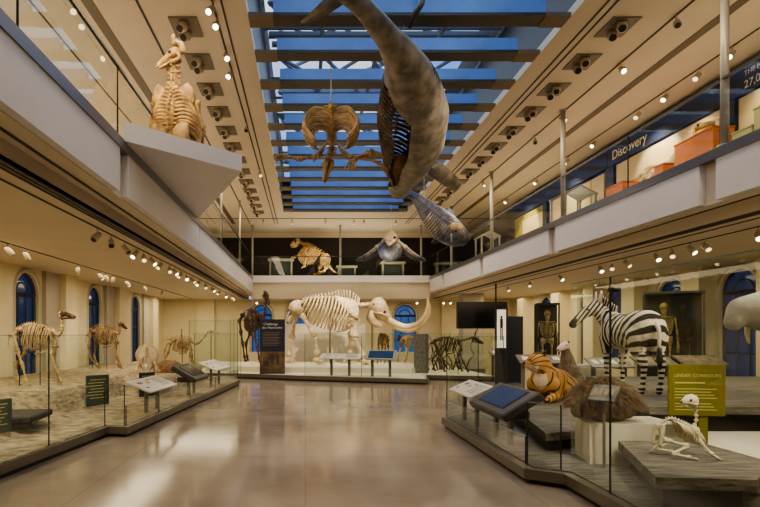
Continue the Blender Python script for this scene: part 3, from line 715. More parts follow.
# ---- left side animals
camelq = dict(r=.026, spine=[(-.42, 1.10), (-.2, 1.2), (.1, 1.2), (.4, 1.08)], ns=.06, nv=18, neck=[(.4, 0, 1.08), (.52, 0, 1.0), (.60, 0, 1.15), (.56, 0, 1.44)], nn=11, nr=.044,
    tail=[(-.44, 0, 1.08), (-.58, 0, .98), (-.62, 0, .78)], rx=(-.18, .36, 12), rw=.2, rd=.5, pw=.17, ly=.14,
    fl=[[(.44, .80), (.36, .62), (.40, .33), (.46, .06), (.48, 0)], [(.46, .80), (.40, .62), (.52, .34), (.64, .07), (.66, 0)]],
    hl=[[(-.42, 1.0), (-.28, .68), (-.52, .40), (-.44, .06), (-.42, 0)], [(-.42, 1.0), (-.34, .68), (-.24, .42), (-.14, .08), (-.10, 0)]],
    skull=(.36, .12, .0), skm='bone_dark')
c1 = quadruped('camel_skeleton', 'brown tan camel skeleton with dark raised skull on the near left rock platform', 'skeleton', (-5.50, 10.6, .625), .12, 'bone_tan', camelq); c1.scale = (.86, .95, 1.02)
stand_rods(c1, [((.1, 0, 1.15), (.1, 0, -.02)), ((-.36, 0, 1.1), (-.36, 0, -.02))])
q2 = dict(camelq); q2['hl'] = [[(-.42, 1.0), (-.30, .68), (-.40, .38), (-.24, .06), (-.2, 0)], [(-.42, 1.0), (-.46, .66), (-.44, .36), (-.16, .08), (-.12, 0)]]
q2['neck'] = [(.4, 0, 1.08), (.50, 0, 1.04), (.56, 0, 1.18), (.52, 0, 1.38)]; q2['skull'] = (.34, .5, .5); q2['ns'] = .13
c2 = quadruped('horse_skeleton', 'brown tan walking skeleton with drooping dark muzzle on the middle left rock platform', 'skeleton', (-6.05, 15.6, .625), .05, 'bone_brown', q2)
c2.scale = (.86, .95, 1.0); stand_rods(c2, [((.1, 0, 1.1), (.1, 0, -.02)), ((-.38, 0, 1.05), (-.38, 0, -.02))])
# small arched skeleton seen head-on behind the white reader
e = empty('seated_skeleton', 'small pale skeleton with arched ribs facing front behind the white reader', 'skeleton', (-4.15, 13.6, .525), -PI / 2 + .25)
b = MB(); vertebrae(b, [(-.25, 0, .62), (0, 0, .78), (.14, 0, .62), (.22, 0, .42)], .035, 12, .09, trans=.05); b.build('backbone', 'bone_pale', e, True)
b = MB()
for i in range(8):
    for s in (-1, 1): b.tube(rib_curve((-.25 + .055 * i, 0, .80 - .035 * i), s, .29 - .021 * i, .56 - .03 * i, .02, .55), [.024, .02, .016], 6, 5)
b.build('ribcage', 'bone_pale', e, True)
for s in (-1, 1):
    b = MB(); long_bone(b, (.15, s * .2, .42), (.28, s * .25, .2), .03); long_bone(b, (.28, s * .25, .2), (.3, s * .2, .03), .026); b.ell((.36, s * .2, .03), (.09, .05, .03)); b.build('leg', 'bone_pale', e, True)
    b = MB(); long_bone(b, (-.25, s * .15, .4), (-.1, s * .27, .22), .03); long_bone(b, (-.1, s * .27, .22), (-.2, s * .24, .03), .026); b.ell((-.13, s * .24, .03), (.1, .05, .03)); b.build('leg', 'bone_pale', e, True)
hoof_skull(e, (.24, 0, .36), .32, 'bone_pale', .95)
# long-necked spread skeleton farther along
e4q = dict(r=.022, spine=[(-.32, .92), (0, .98), (.3, .88)], ns=.12, neck=[(.3, 0, .88), (.44, 0, .80), (.62, 0, .88), (.86, 0, 1.2)], nn=20, nr=[.045, .024], tail=[(-.34, 0, .9), (-.5, 0, .95), (-.75, 0, .82)], rx=(-.2, .28, 12), rw=.22, rd=.46, pw=.15, ly=.14,
    fl=[[(.3, .62), (.24, .42), (.3, .2), (.3, 0)], [(.32, .62), (.34, .4), (.38, .2), (.42, 0)]], hl=[[(-.34, .82), (-.52, .8), (-.62, .55), (-.6, .3)], [(-.34, .82), (-.44, .5), (-.56, .25), (-.62, 0)]], skull=(.34, .0, 0.), skm='bone_white')
c4 = quadruped('long_necked_skeleton', 'skeleton with outstretched thin neck and white skull near the far left case end', 'skeleton', (-4.10, 17.3, .525), .06, 'bone_tan', e4q)
stand_rods(c4, [((0, 0, .95), (0, 0, -.02)), ((-.02, 0, .97), (-.02, 0, 1.3)), ((.95, 0, 1.18), (.95, 0, -.02))])
# low reddish armoured remains
e = empty('armoured_shell', 'low reddish brown fossil shell with tail between two left skeletons', 'fossil', (-3.95, 15.3, .525), .1)
rg = [ring((x, 0, .08), (0, 1, 0), (0, 0, 1), w, h, 14) for x, w, h in ((-.5, .05, .06), (-.42, .2, .2), (-.2, .27, .3), (.1, .26, .28), (.3, .16, .16), (.36, .05, .05))]
MB().loft(rg).build('shell', mat('reddish shell', (.34, .19, .09), .7, c2=(.15, .085, .04), scale=14, bump=.6), e, True)
MB().tube([(.32, 0, .1), (.5, 0, .09), (.66, .06, .13)], [.07, .05, .02], 8, 3).build('tail', 'bone_tan', e, True)
for x in (-.3, .15):
    for s in (-1, 1): MB().tube([(x, s * .2, .1), (x, s * .24, -.005)], [.05, .04], 7).build('leg', 'bone_tan', e, True)

# ---- dark tall camel behind the banner, two brown horses, dark antlered group
q5 = dict(camelq); q5['neck'] = [(.4, 0, 1.08), (.56, 0, .98), (.72, 0, 1.2), (.70, 0, 1.62)]; q5['nr'] = .045; q5['skull'] = (.34, .9, 0.2)
c5 = quadruped('tall_camel_skeleton', 'dark tall camel skeleton with high skull standing behind the navy banner', 'skeleton', (-2.42, 23.2, .42), -.9, 'bone_dark', q5); c5.scale = (1.55, 1.55, 1.86)
qh = dict(camelq); qh['neck'] = [(.4, 0, 1.08), (.54, 0, 1.1), (.66, 0, 1.24)]; qh['nn'] = 6; qh['skull'] = (.36, .7, 0.)
c6 = quadruped('horse_skeleton', 'dark brown horse skeleton facing front right of the mammoth screen', 'skeleton', (3.40, 22.6, .41), -1.9, 'bone_brown', qh)
c7 = quadruped('horse_skeleton', 'paler brown small horse skeleton beside the dark upright panel under the tusks', 'skeleton', (4.52, 23.0, .41), -2.3, 'bone_tan', qh); c7.scale = (.95, .95, .95)
qd = dict(camelq); qd['neck'] = [(.4, 0, 1.08), (.6, 0, 1.14), (.8, 0, 1.2)]; qd['nn'] = 6; qd['skull'] = (.42, .35, 0., True); qd['skm'] = 'bone_dark'
c8 = quadruped('horned_skeleton', 'blackened horned skeleton in the right hand end of the back platform', 'skeleton', (5.35, 19.6, .24), -.25, 'bone_dark', qd); c8.scale = (1.1, 1.1, 1.05)
e = empty('bare_branches', 'dark twisted branches standing behind the blackened horned skeleton', 'branch', (5.65, 20.8, .215))
b = MB(); random.seed(3)
for i in range(16):
    a = random.uniform(0, 2 * PI); p = V((random.uniform(-.9, .9), random.uniform(-.2, .2), 0)); pts = [p]
    for k in range(4): p = p + V((random.uniform(-.22, .22), random.uniform(-.15, .15), random.uniform(.15, .42))); pts.append(p)
    b.tube(pts, [.035, .02, .01], 5, 2)
b.build('twigs', 'foliage', e)

# ---- golden mount on the left prow, seen from behind
e = empty('golden_mounted_skeleton', 'tall golden seated skeleton lit from above on the white wedge ledge', 'skeleton', (-2.04, 8.10, 4.555), PI / 2 - .1); e.scale = (.82, .82, .92)
b = MB(); vertebrae(b, [(-.20, 0, .10), (-.24, 0, .45), (-.12, 0, .85), (.02, .02, 1.15)], [.07, .085, .09, .075], 17, [.10, .14, .12], up=(-1, 0, .3), trans=.13); b.build('backbone', 'bone_gold', e, True)
b = MB()
for i in range(13):
    z = .24 + .062 * i; w = .47 - .013 * (i - 3) ** 2 * .35
    for s in (-1, 1): b.tube([(-.18 + .002 * i, 0, z), (-.16, s * w * .55, z + .05), (.0, s * w, z - .05), (.18, s * w * .9, z - .2), (.34, s * w * .45, z - .28)], [.03, .034, .024], 7, 5)
b.build('ribcage', 'bone_gold', e, True)
for s in (-1, 1):
    rg = [ring((-.14 + .1 * t, s * (.15 + .25 * t), .94 - .13 * t * t), (0, .35 * s, 1), (1, 0, 0), w, .03, 10) for t, w in ((0, .05), (.35, .15), (.75, .13), (1.05, .05))]
    MB().loft(rg).build('shoulder_blade', 'bone_gold', e, True)
    b = MB(); long_bone(b, (.02, s * .42, .82), (.2, s * .48, .38), .055); long_bone(b, (.2, s * .48, .38), (.42, s * .42, .03), .045); b.ell((.5, s * .42, .035), (.14, .08, .035)); b.build('foreleg', 'bone_gold', e, True)
    b = MB(); long_bone(b, (-.16, s * .2, .18), (.2, s * .36, .3), .065); long_bone(b, (.2, s * .36, .3), (.02, s * .4, .04), .05); b.ell((.12, s * .4, .035), (.16, .08, .035)); b.build('hind_leg', 'bone_gold', e, True)
b = MB()
for s in (-1, 1): b.loft([ring((-.2, s * y, .2), (1, 0, .3), (0, 0, 1), a, c, 10) for y, a, c in ((.06, .08, .1), (.2, .1, .2), (.34, .07, .17))])
b.build('pelvis', 'bone_gold', e, True)
b = MB(); vertebrae(b, [(.02, .02, 1.15), (.06, .04, 1.36), (.0, .06, 1.52)], [.095, .08], 6, .12, up=(-1, 0, 0), trans=.14); b.build('neck', 'bone_gold', e, True)
sk = hoof_skull(e, (.0, -.10, 1.66), .52, 'bone_gold', .50, PI / 2 + .25)
b = MB()
for q_ in (-.06, .06): b.tube([(q_, -.02, 1.74), (q_ * 1.4, .0, 1.84), (q_ * 1.5, -.02, 1.90)], [.05, .045, .02], 7, 3)
b.tube([(0, -.16, 1.62), (0, -.12, 1.76), (0, .02, 1.80)], [.07, .06, .03], 7, 3)
b.build('crest', 'bone_gold', sk, True)
b = MB(); vertebrae(b, [(-.2, 0, .1), (-.34, 0, .05), (-.5, .02, .04)], [.05, .02], 7); b.build('tail', 'bone_gold', e, True)

# ---- ground sloth rearing on the back balcony (pixel plan, depth 25.4)
SY, SS = 25.35, 25.35 / F
e = empty('ground_sloth_skeleton', 'golden rearing ground sloth skeleton on the back balcony', 'skeleton', ((318 - VPX) * SS, SY, 4.22))
spx = lambda px, py, y=0: V(((px - 318) * SS, y, H - (py - VPY) * SS - 4.22))
b = MB(); vertebrae(b, [spx(326, 262), spx(325, 256), spx(317, 250), spx(310, 246), spx(305, 244.5)], .07, 15, [.12, .14, .14], up=(.5, 0, 1), trans=.1); b.build('backbone', 'bone_gold', e, True)
b = MB(); vertebrae(b, [spx(305, 244.5), spx(301, 243), spx(298.5, 242.2)], .075, 5, .1); b.build('neck', 'bone_gold', e, True)
b = MB()
for i in range(10):
    t = i / 9; p = spx(306, 245).lerp(spx(321, 252.5), t); d = (.30 + .42 * math.sin(PI * (.2 + .6 * t)))
    for s in (-1, 1): b.tube([p, p + V((-.08, s * .22, -.08)), p + V((-d * .45, s * .30, -d * .55)), p + V((-d * .75, s * .16, -d))], [.04, .034, .026], 6, 5)
b.build('ribcage', 'bone_gold', e, True)
b = MB()
for s in (-1, 1): b.loft([ring(spx(325, 260, s * y), (1, 0, 0), (0, 0, 1), a, c, 10) for y, a, c in ((.08, .16, .16), (.3, .28, .3), (.48, .2, .26))])
b.build('pelvis', 'bone_gold', e, True)
for s, kn, ft in ((1, (320, 266), (318.5, 273.2)), (-1, (326.5, 267.5), (323, 273.2))):
    b = MB(); long_bone(b, spx(324.5, 261.5, s * .3), spx(*kn, s * .4), .10); long_bone(b, spx(*kn, s * .4), spx(*ft, s * .4), .075); b.ell(spx(ft[0] - 1.5, 273.2, s * .4), (.2, .1, .065)); b.build('hind_leg', 'bone_gold', e, True)
for s, el, ha in ((1, (300.5, 253.5), (293.5, 256.5)), (-1, (306, 258.5), (304.5, 267.5))):
    b = MB(); long_bone(b, spx(305.5, 248.5, s * .25), spx(*el, s * .3), .07); long_bone(b, spx(*el, s * .3), spx(*ha, s * .3), .055)
    for k in range(3): b.tube([spx(*ha, s * .3 + (k - 1) * .05), spx(ha[0] - 1.6, ha[1] - .4, s * .3 + (k - 1) * .07), spx(ha[0] - 2.8, ha[1] + 1.4, s * .3 + (k - 1) * .08)], [.035, .028, .008], 6, 3)
    b.build('arm', 'bone_gold', e, True)
b = MB(); b.loft([ring(spx(px, py), (0, 1, 0), (.3, 0, 1), a, c, 10) for px, py, a, c in ((299.5, 241.8, .08, .1), (298, 241.5, .15, .17), (295.5, 242, .16, .18), (293, 243, .12, .13), (290.5, 244.5, .07, .08))])
for s in (-1, 1): b.ell(spx(295.5, 241.5, s * .14), (.06, .04, .06), None, 8, 6, 1)
sk = b.build('skull', ['bone_gold', 'socket'], e, True)
MB().tube([spx(298, 244.5), spx(295.5, 246), spx(291, 247)], [.06, .07, .04], 7, 3).build('jaw', 'bone_gold', sk, True)
b = MB(); vertebrae(b, [spx(326.5, 262), spx(330, 267), spx(333.5, 271), spx(337, 273)], [.08, .03], 12, [.1, 0]); b.build('tail', 'bone_gold', e, True)
stand_rods(e, [(spx(314, 249), spx(314, 273.8)), (spx(325, 258), spx(325, 273.8))], .02)

# ---- hanging sea cow skeleton: tail end toward the camera, so the ribs nest inside each other
e = empty('sea_cow_skeleton', 'hanging golden sea cow skeleton with nested round ribs below the skylight', 'skeleton', P(331, 116, 9.7), PI / 2 - .06)
zt = ZS + .03 - e.location.z
b = MB(); vertebrae(b, [(-.55, 0, -.05), (-.2, 0, .02), (.4, 0, .06), (1.1, 0, .12), (1.45, 0, .02), (1.65, 0, -.15)], [.05, .07, .07, .06, .05], 30, [.08, .12, .12, .08, .05], up=(0, 0, 1), trans=.11); b.build('backbone', 'bone_cow', e, True)
for i in range(11):
    x = -.30 + .135 * i; t = i / 10; w = .34 + .16 * math.sin(PI * (.25 + .6 * t)); d = .58 - .16 * t; z = .12 * t
    for s in (-1, 1):
        MB().tube([(x, 0, z - .03), (x - .02, s * w * .62, z + .03), (x - .05, s * w * 1.0, z - .15), (x - .10, s * w * 1.0, z - .34), (x - .14, s * w * .62, z - d)], [.020, .026, .019], 7, 6).build('rib', 'bone_cow', e, True)
hoof_skull(e, (1.55, .06, -.22), .60, 'bone_brown', .75, .3)
for s in (-1, 1):
    rg = [ring((1.35 + .08 * t, s * (.14 + .22 * t), -.10 - .18 * t), (1, 0, 0), (0, -.4 * s, 1), .05, .13, 8) for t in (0, .5, 1)]
    MB().loft(rg).build('shoulder_blade', 'bone_brown', e, True)
    b = MB(); E = V((1.35, s * .70, -.34)); Hn = V((1.2, s * 1.02, -.30 if s > 0 else -.52))
    long_bone(b, (1.4, s * .34, -.28), E, .045); long_bone(b, E, Hn, .038)
    dd = (Hn - E).normalized()
    for q in range(4): b.tube([Hn, Hn + dd * .1 + V((.03 * q, 0, -.03 - .02 * q)), Hn + dd * .2 + V((.05 * q, 0, -.08 - .03 * q))], [.026, .02, .01], 6, 2)
    b.build('flipper', 'bone_brown', e, True)
b = MB(); b.tube([(0, 0, .05), (0, 0, zt)], .012, 6); b.build('hanging_wire', 'wire', e)

# ---- large whale, skin on one side and dark bones on the other
WP = [(344, -8, 7.35, 9), (365, 10, 7.6, 10), (388, 38, 7.95, 12.5), (404, 64, 8.5, 20), (410, 90, 9.2, 30), (412, 115, 9.9, 36), (411, 140, 10.6, 33), (406, 163, 11.2, 24), (401, 180, 11.7, 15), (398, 194, 12.1, 7)]
e = empty('whale_mount', 'large hanging whale, grey skin on one side and dark ribs showing on the other', 'whale', P(411, 120, 10))
wo = e.location.copy()
cen = catmull([P(a, b_, y) - wo for a, b_, y, r in WP], 12); rad = lerp_list([r * y / F for a, b_, y, r in WP], len(cen))
n = 72; rows = []; U = []
for i, c in enumerate(cen):
    d = (cen[min(i + 1, len(cen) - 1)] - cen[max(i - 1, 0)]).normalized()
    side = d.cross(-(c + wo - V((0, 0, H))).normalized()).normalized()      # sideways across the body
    up = side.cross(d).normalized(); U.append((d, side, up))
if U[len(U) // 2][1].x < 0: U = [(d, -s_, u) for d, s_, u in U]
U = [(d, s_, u if u.y < 0 else -u) for d, s_, u in U]              # s_: to the right, u: toward the hall entrance
i0, i1 = int(len(cen) * .40), int(len(cen) * .80)
sh = MB(); grid = [[c + U[i][1] * math.cos(2 * PI * j / n) * rad[i] + U[i][2] * math.sin(2 * PI * j / n) * rad[i] for j in range(n)] for i, c in enumerate(cen)]
vs = [p for g_ in grid for p in g_]; fs = []
for i in range(len(cen) - 1):
    for j in range(n):
        a = 2 * PI * (j + .5) / n; fq = (i - i0 + 4) / (i1 + 18 - i0); cut = 0 < fq < 1 and (math.cos(a) < -.10 - .9 * max(0, abs(fq - .5) * 2 - .62) / .38)
        if not cut: fs.append((i * n + j, i * n + (j + 1) % n, (i + 1) * n + (j + 1) % n, (i + 1) * n + j))
sh.add(vs, fs); skn = sh.build('skin', 'whale_skin', e, True)
b = MB(); vertebrae(b, [cen[i] - U[i][2] * rad[i] * .55 for i in range(0, len(cen), 7)], [.05, .06, .08, .10, .09, .07], 40, [.06, .12, .16, .14, .08], up=(0, .5, .8), trans=.12); b.build('backbone', 'bone_dark', e, True)
for i in range(i0, i1 + 1, 2):
    for s in (-1, 1):
        r0 = rad[i] * .93; c = cen[i]; d, sd, u = U[i]
        pts = [c - u * r0 * .6 + d * .05]
        for a in (0.7, 1.2, 1.7, 2.2, 2.6): pts.append(c + sd * s * math.sin(a) * r0 - u * math.cos(a) * r0 * .85 - d * (.10 * math.sin(a) - .07 * (a - .7)))
        MB().tube(pts, [.032, .034, .026], 6, 5).build('rib', 'bone_dark', e, True)
# skull and jaw bones at the lower end
c = cen[int(len(cen) * .86)]; d = U[int(len(cen) * .86)][0]; sd = U[int(len(cen) * .86)][1]
b = MB(); st = P(399, 156, 11.0) - wo; en = P(396, 193, 12.0) - wo
b.loft([ring(st.lerp(en, t), (1, 0, 0), (0, 1, .35), w, h, 12) for t, w, h in ((-.05, .08, .06), (.08, .22, .2), (.3, .24, .24), (.55, .15, .18), (.85, .09, .1), (1.0, .04, .04))])
b.ell(st.lerp(en, .3) + V((-.18, -.12, 0)), (.06, .06, .08), None, 8, 6, 1); sk = b.build('skull', ['bone_brown', 'socket'], e, True)
b = MB()
for s in (-1, 1): b.tube([st.lerp(en, .1) + V((s * .22, -.22, 0)), st.lerp(en, .55) + V((s * .2, -.28, 0)), st.lerp(en, 1.0) + V((s * .05, -.16, 0))], [.05, .045, .03], 7, 4)
b.build('jaw', 'bone_brown', sk, True)
# flukes, flippers
def flat_fin(name, pts, th, m, parent):
    b = MB(); ctr = sum((V(p) for p in pts), V()) / len(pts); nn = (V(pts[1]) - V(pts[0])).cross(V(pts[2]) - V(pts[0])).normalized()
    cp = catmull([V(p) for p in pts] + [V(pts[0])], 4)[:-1]; k = len(cp)
    vs = [p for p in cp] + [ctr + nn * th, ctr - nn * th]
    b.add(vs, [(i, (i + 1) % k, k) for i in range(k)] + [((i + 1) % k, i, k + 1) for i in range(k)])
    return b.build(name, m, parent, True)
q = lambda px, py, Y: P(px, py, Y) - wo
flat_fin('tail_fluke', [q(352, -2, 7.35), q(330, -4, 7.4), q(313, 10, 7.6), q(300, 23, 7.9), q(318, 20, 7.7), q(338, 8, 7.5)], .03, 'whale_skin', e)
flat_fin('tail_fluke', [q(350, -4, 7.3), q(372, -14, 6.9), q(392, -34, 6.6), q(388, -44, 6.5), q(362, -28, 6.8)], .03, 'whale_skin', e)
flat_fin('flipper', [q(421, 160, 10.9), q(436, 160, 11.0), q(450, 170, 11.3), q(462, 184, 11.7), q(452, 190, 11.8), q(436, 180, 11.4), q(424, 170, 11.1)], .05, 'whale_skin', e)
b = MB(); long_bone(b, q(389, 156, 10.9), q(369, 152, 10.9), .06); long_bone(b, q(369, 152, 10.9), q(356, 158, 10.9), .045)
for k_ in range(4): b.tube([q(356, 158, 10.9), q(349 + k_ * 2, 163 + k_, 10.9), q(344 + k_ * 3, 169 + k_, 10.95)], [.03, .022, .01], 6, 2)
b.build('flipper_bones', 'bone_brown', e, True)
b = MB(); b.tube([q(409, 28, 8.2), q(415, 14, 8.1), q(421, 4, 8.1), q(422.5, -6, 8.15), q(419, -14, 8.2)], [.03, .045, .05, .05, .04], 8, 5); b.build('curved_hanger', 'bone_dark', e, True)
b = MB()
for px, py, Y in ((404, 60, 8.6), (412, 112, 9.9)):
    p = q(px, py, Y) ; b.tube([p + V((0, 0, .2)), V((p.x, p.y, ZS + .03 - wo.z))], .008, 5)
b.build('hanging_wire', 'wire', e)

# ---- dolphin-like mount seen head on over the back balcony
e = empty('winged_sea_mammal', 'pale skull and clear grey body with spread flippers hanging over the back balcony', 'sea mammal', P(391, 246, 20.5), 0); o = e.location.copy(); q = lambda px, py, Y=20.5: P(px, py, Y) - o
b = MB(); b.loft([ring(q(*c), (1, 0, 0), (0, .25, 1), w, h, 16) for c, w, h in (((388, 256, 19.9), .12, .12), ((388.5, 254, 20.0), .36, .32), ((390, 250, 20.4), .50, .44), ((391, 246, 21.2), .46, .46), ((392, 242, 22.2), .3, .34), ((393, 240, 23.2), .10, .12))]); b.build('body', 'dolphin_skin', e, True)
b = MB(); b.loft([ring(q(*c), (1, 0, 0), (0, .2, 1), w, h, 12) for c, w, h in (((392, 231.5, 20.9), .05, .05), ((391.5, 234, 20.7), .14, .10), ((391, 236.5, 20.4), .25, .13), ((390.5, 239, 20.2), .26, .14), ((390, 241.2, 20.0), .18, .13), ((389.5, 243.2, 19.85), .11, .09), ((389, 245, 19.8), .05, .05))])
b.ell(q(394.8, 237.5, 20.05), (.07, .06, .05), None, 8, 6, 1); b.ell(q(388.5, 234.5, 20.4), (.10, .08, .07), None, 8, 6)
b.ell(q(390.3, 241.5, 19.9), (.045, .05, .05), None, 8, 6, 1)
b.build('skull', ['bone_tan', 'socket'], e, True)
b = MB()
for i in range(6):
    for s in (-1, 1): b.tube(rib_curve(q(392, 243 + i * .5, 20.6 + .22 * i), s, .36 + .02 * i, .62, 0, .3), .022, 6, 4)
b.build('ribcage', 'bone_tan', e, True)
for s in (-1, 1):
    x = lambda d_: 391 + s * d_
    b = MB(); long_bone(b, q(x(6), 241), q(x(15), 248), .075)
    for a in range(3): b.tube([q(x(13), 246 + a), q(x(22), 252.5 + a * 1.2), q(x(31), 258 + a * .9)], [.05, .035, .015], 6, 3)
    b.build('flipper_bones', 'bone_tan', e, True)
    flat_fin('flipper', [q(x(6), 238.5), q(x(15), 245), q(x(25), 253.5), q(x(34), 258.5), q(x(34), 261.5), q(x(24), 260.5), q(x(13), 254), q(x(7), 250)], .07, 'dolphin_skin', e)
MB().tube([(0, 0, .3), (0, 0, ZS - o.z - .006)], .01, 5).build('hanging_wire', 'wire', e)

# ---- clear porpoise with ribs inside
e = empty('clear_porpoise', 'blue grey clear porpoise body with pale ribs inside hanging at the right', 'sea mammal', P(440, 220, 14.8)); o = e.location.copy(); q = lambda px, py, Y=14.8: P(px, py, Y) - o
pc = [(408, 192, 3, 15.6), (416, 198, 5, 15.4), (424, 207, 8.5, 15.2), (434, 218, 12.5, 14.9), (444, 227, 14.5, 14.7), (453, 234, 13, 14.5), (461, 239, 9.5, 14.3), (467, 242, 5, 14.2)]
k = 14.8 / F; dr = V((59, 0, -50)).normalized(); sd = V((50, 0, 59)).normalized()
b = MB(); b.loft([ring(q(x, y, Y), sd, (0, 1, 0), r * k, r * k * 1.05, 16) for x, y, r, Y in pc]); b.build('body', 'dolphin_skin', e, True)
flat_fin('tail_fluke', [q(412, 196, 15.5), q(403, 194, 15.2), q(396, 197, 14.8), q(404, 199, 15.2)], .02, 'dolphin_skin', e)
flat_fin('flipper', [q(440, 228), q(434, 238), q(431, 243), q(438, 243), q(446, 236)], .03, 'dolphin_skin', e)
flat_fin('dorsal_fin', [q(441, 214), q(447, 208), q(455, 213), q(454, 222)], .03, 'dolphin_skin', e)
b = MB(); vertebrae(b, [q(410, 193, 15.6), q(424, 205, 15.2), q(436, 214, 14.9), q(450, 224, 14.6)], [.025, .05, .055], 22, .08, up=(.6, 0, .8)); b.build('backbone', 'bone_brown', e, True)
b = MB()
for i in range(9):
    c = q(431, 212.5, 15).lerp(q(448, 226, 14.65), i / 8)
    for s in (-1, 1): b.tube([c, c - sd * .1 + V((0, s * .25, 0)), c - sd * .32 + V((0, s * .3, 0)), c - sd * .48 + V((0, s * .1, 0))], [.022, .02, .014], 6, 4)
b.build('ribcage', 'bone_pale', e, True)
b = MB(); b.loft([ring(q(x, y, 14.3), sd, (0, 1, 0), r * k, r * k, 10) for x, y, r in ((450, 225, 3), (454, 228, 6.5), (459, 230, 6), (463, 236, 3.6), (467, 240.5, 1.5))]); b.ell(q(456, 231, 14.15), (.035, .03, .035), None, 8, 6, 1); b.build('skull', ['bone_gold', 'socket'], e, True)
b = MB(); b.tube([q(424, 205, 15.2), V((q(424, 205, 15.2).x, q(424, 205, 15.2).y, ZS - o.z - .014))], .008, 5); b.build('hanging_wire', 'wire', e)
# ================================================================ PLATFORMS, CASES, READERS
def shrink(poly, d):
    cx = sum(p[0] for p in poly) / len(poly); cy = sum(p[1] for p in poly) / len(poly); out = []
    for x, y in poly:
        v = V((x - cx, y - cy, 0)); out.append((x - v.normalized().x * d, y - v.normalized().y * d))
    return out
def kerb(name, label, poly, h, top='rock_grey'):
    e = empty(name, label, 'platform', (0, 0, 0))
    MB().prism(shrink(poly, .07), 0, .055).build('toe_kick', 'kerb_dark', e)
    MB().prism(poly, .055, h).build('kerb', 'kerb', e)
    MB().prism(shrink(poly, .12), h, h + .012).build('deck', top, e)
    return e
def glass_run(label, pts, z0, z1, m='glass_green', seams=True, first=True):
    e = empty('glass_screen', label, 'glass case', (pts[0][0], pts[0][1], z0)); o = V((pts[0][0], pts[0][1], 0))
    for i in range(len(pts) - 1):
        a = V((*pts[i], 0)) - o; b_ = V((*pts[i + 1], 0)) - o; d = (b_ - a).normalized(); n = V((-d.y, d.x, 0)) * .006; a2 = a + d * .008; b2 = b_ - d * .008
        z = z1[i] if isinstance(z1, (list, tuple)) else z1
        MB().prism([((a2 + n).x, (a2 + n).y), ((b2 + n).x, (b2 + n).y), ((b2 - n).x, (b2 - n).y), ((a2 - n).x, (a2 - n).y)], 0, z - z0).build('pane', m, e)
        mb = MB()
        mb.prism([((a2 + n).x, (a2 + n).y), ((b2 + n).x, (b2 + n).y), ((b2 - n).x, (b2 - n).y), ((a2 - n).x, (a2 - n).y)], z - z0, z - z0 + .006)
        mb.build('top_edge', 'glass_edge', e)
        if seams and (i or first): MB().box(a + V((0, 0, (z - z0) / 2)), (.014, .014, z - z0)).build('joint', 'joint', e)
    if seams:
        b_ = V((*pts[-1], 0)) - o; z = z1[-1] if isinstance(z1, (list, tuple)) else z1
        MB().box(b_ + V((0, 0, (z - z0) / 2)), (.012, .012, z - z0)).build('joint', 'joint', e)
    return e

LP = [(-4.15, 1.0), (-3.52, 6.0), (-3.21, 8.46), (-2.88, 8.40), (-2.12, 16.8), (-2.6, 18.4), (-7.25, 18.4), (-7.25, 1.0)]
kerb('display_platform', 'bronze kerb and stone deck of the long left display', LP, .17, 'rock')
glass_run('tall clear glass screen at the near left display, with dark joints', [(-4.12, 1.6), (-3.73, 4.6), (-3.44, 6.97), (-3.25, 8.42), (-2.94, 8.44)], .183, [1.66, 1.66, 1.66, .85])
glass_run('low glass front under the left readers', [(-2.92, 8.46), (-2.79, 9.9), (-2.62, 11.8), (-2.42, 14.0), (-2.18, 16.75)], .183, .50)
glass_run('tall greenish glass end screen at the far end of the left display', [(-2.20, 16.85), (-2.42, 17.6), (-2.65, 18.32), (-4.1, 18.32)], .183, 2.12)
def front_x(y):
    for (x0, y0), (x1, y1) in zip(LP[:5], LP[1:6]):
        if y0 <= y <= y1 and y1 != y0: return x0 + (x1 - x0) * (y - y0) / (y1 - y0)
    return -2.9
def sst(a, b_, x): t = max(0, min(1, (x - a) / (b_ - a))); return t * t * (3 - 2 * t)
mb = MB(); nx, ny = 46, 90
for iy in range(ny + 1):
    y = 1.4 + (18.2 - 1.4) * iy / ny; fx = front_x(y) - .38
    for ix in range(nx + 1):
        x = -7.22 + (fx + 7.22) * ix / nx
        near = 1 - sst(9.2, 9.8, y); xe = -5.55 * near + -4.62 * (1 - near); wd = 1.5 * near + .10 * (1 - near)
        w = mnoise.noise(V((x * 1.3, y * 1.1, 0))) * .22
        h = .62 * (1 - sst(xe + w, xe + w + wd, x))
        s2 = sst(12.6, 12.9, y) * (1 - sst(-3.62, -3.5, x)); h = max(h, .48 * s2)
        h = max(h, 0); q = h + .03 * mnoise.noise(V((x * 3, y * 3, 1)))
        z = .19 + max(0, round(q * 14) / 14 * .6 + q * .4 if 0 < h < .45 else q) * (.62 - .19) / .62 if h > .01 else .185 + .012 * mnoise.noise(V((x * 4, y * 4, 2)))
        mb.v.append((x, y, min(z, .622) if ix < nx and 0 < iy < ny else .184))
for iy in range(ny):
    for ix in range(nx):
        a = iy * (nx + 1) + ix; mb.f.append((a, a + 1, a + nx + 2, a + nx + 1)); mb.m.append(0)
tag(mb.build('rock_platform', 'rock', None, True), 'long layered tan rock platform under the left skeletons', 'rock')
o = MB().bb((-.6, -.42, 0), (.55, .42, .10), 0, .02).build('dark_slab', 'dark_side'); o.location = (-4.62, 8.0, .36); o.rotation_euler = (0, 0, .1); tag(o, 'dark flat slab lying on the near left rock slope', 'slab')
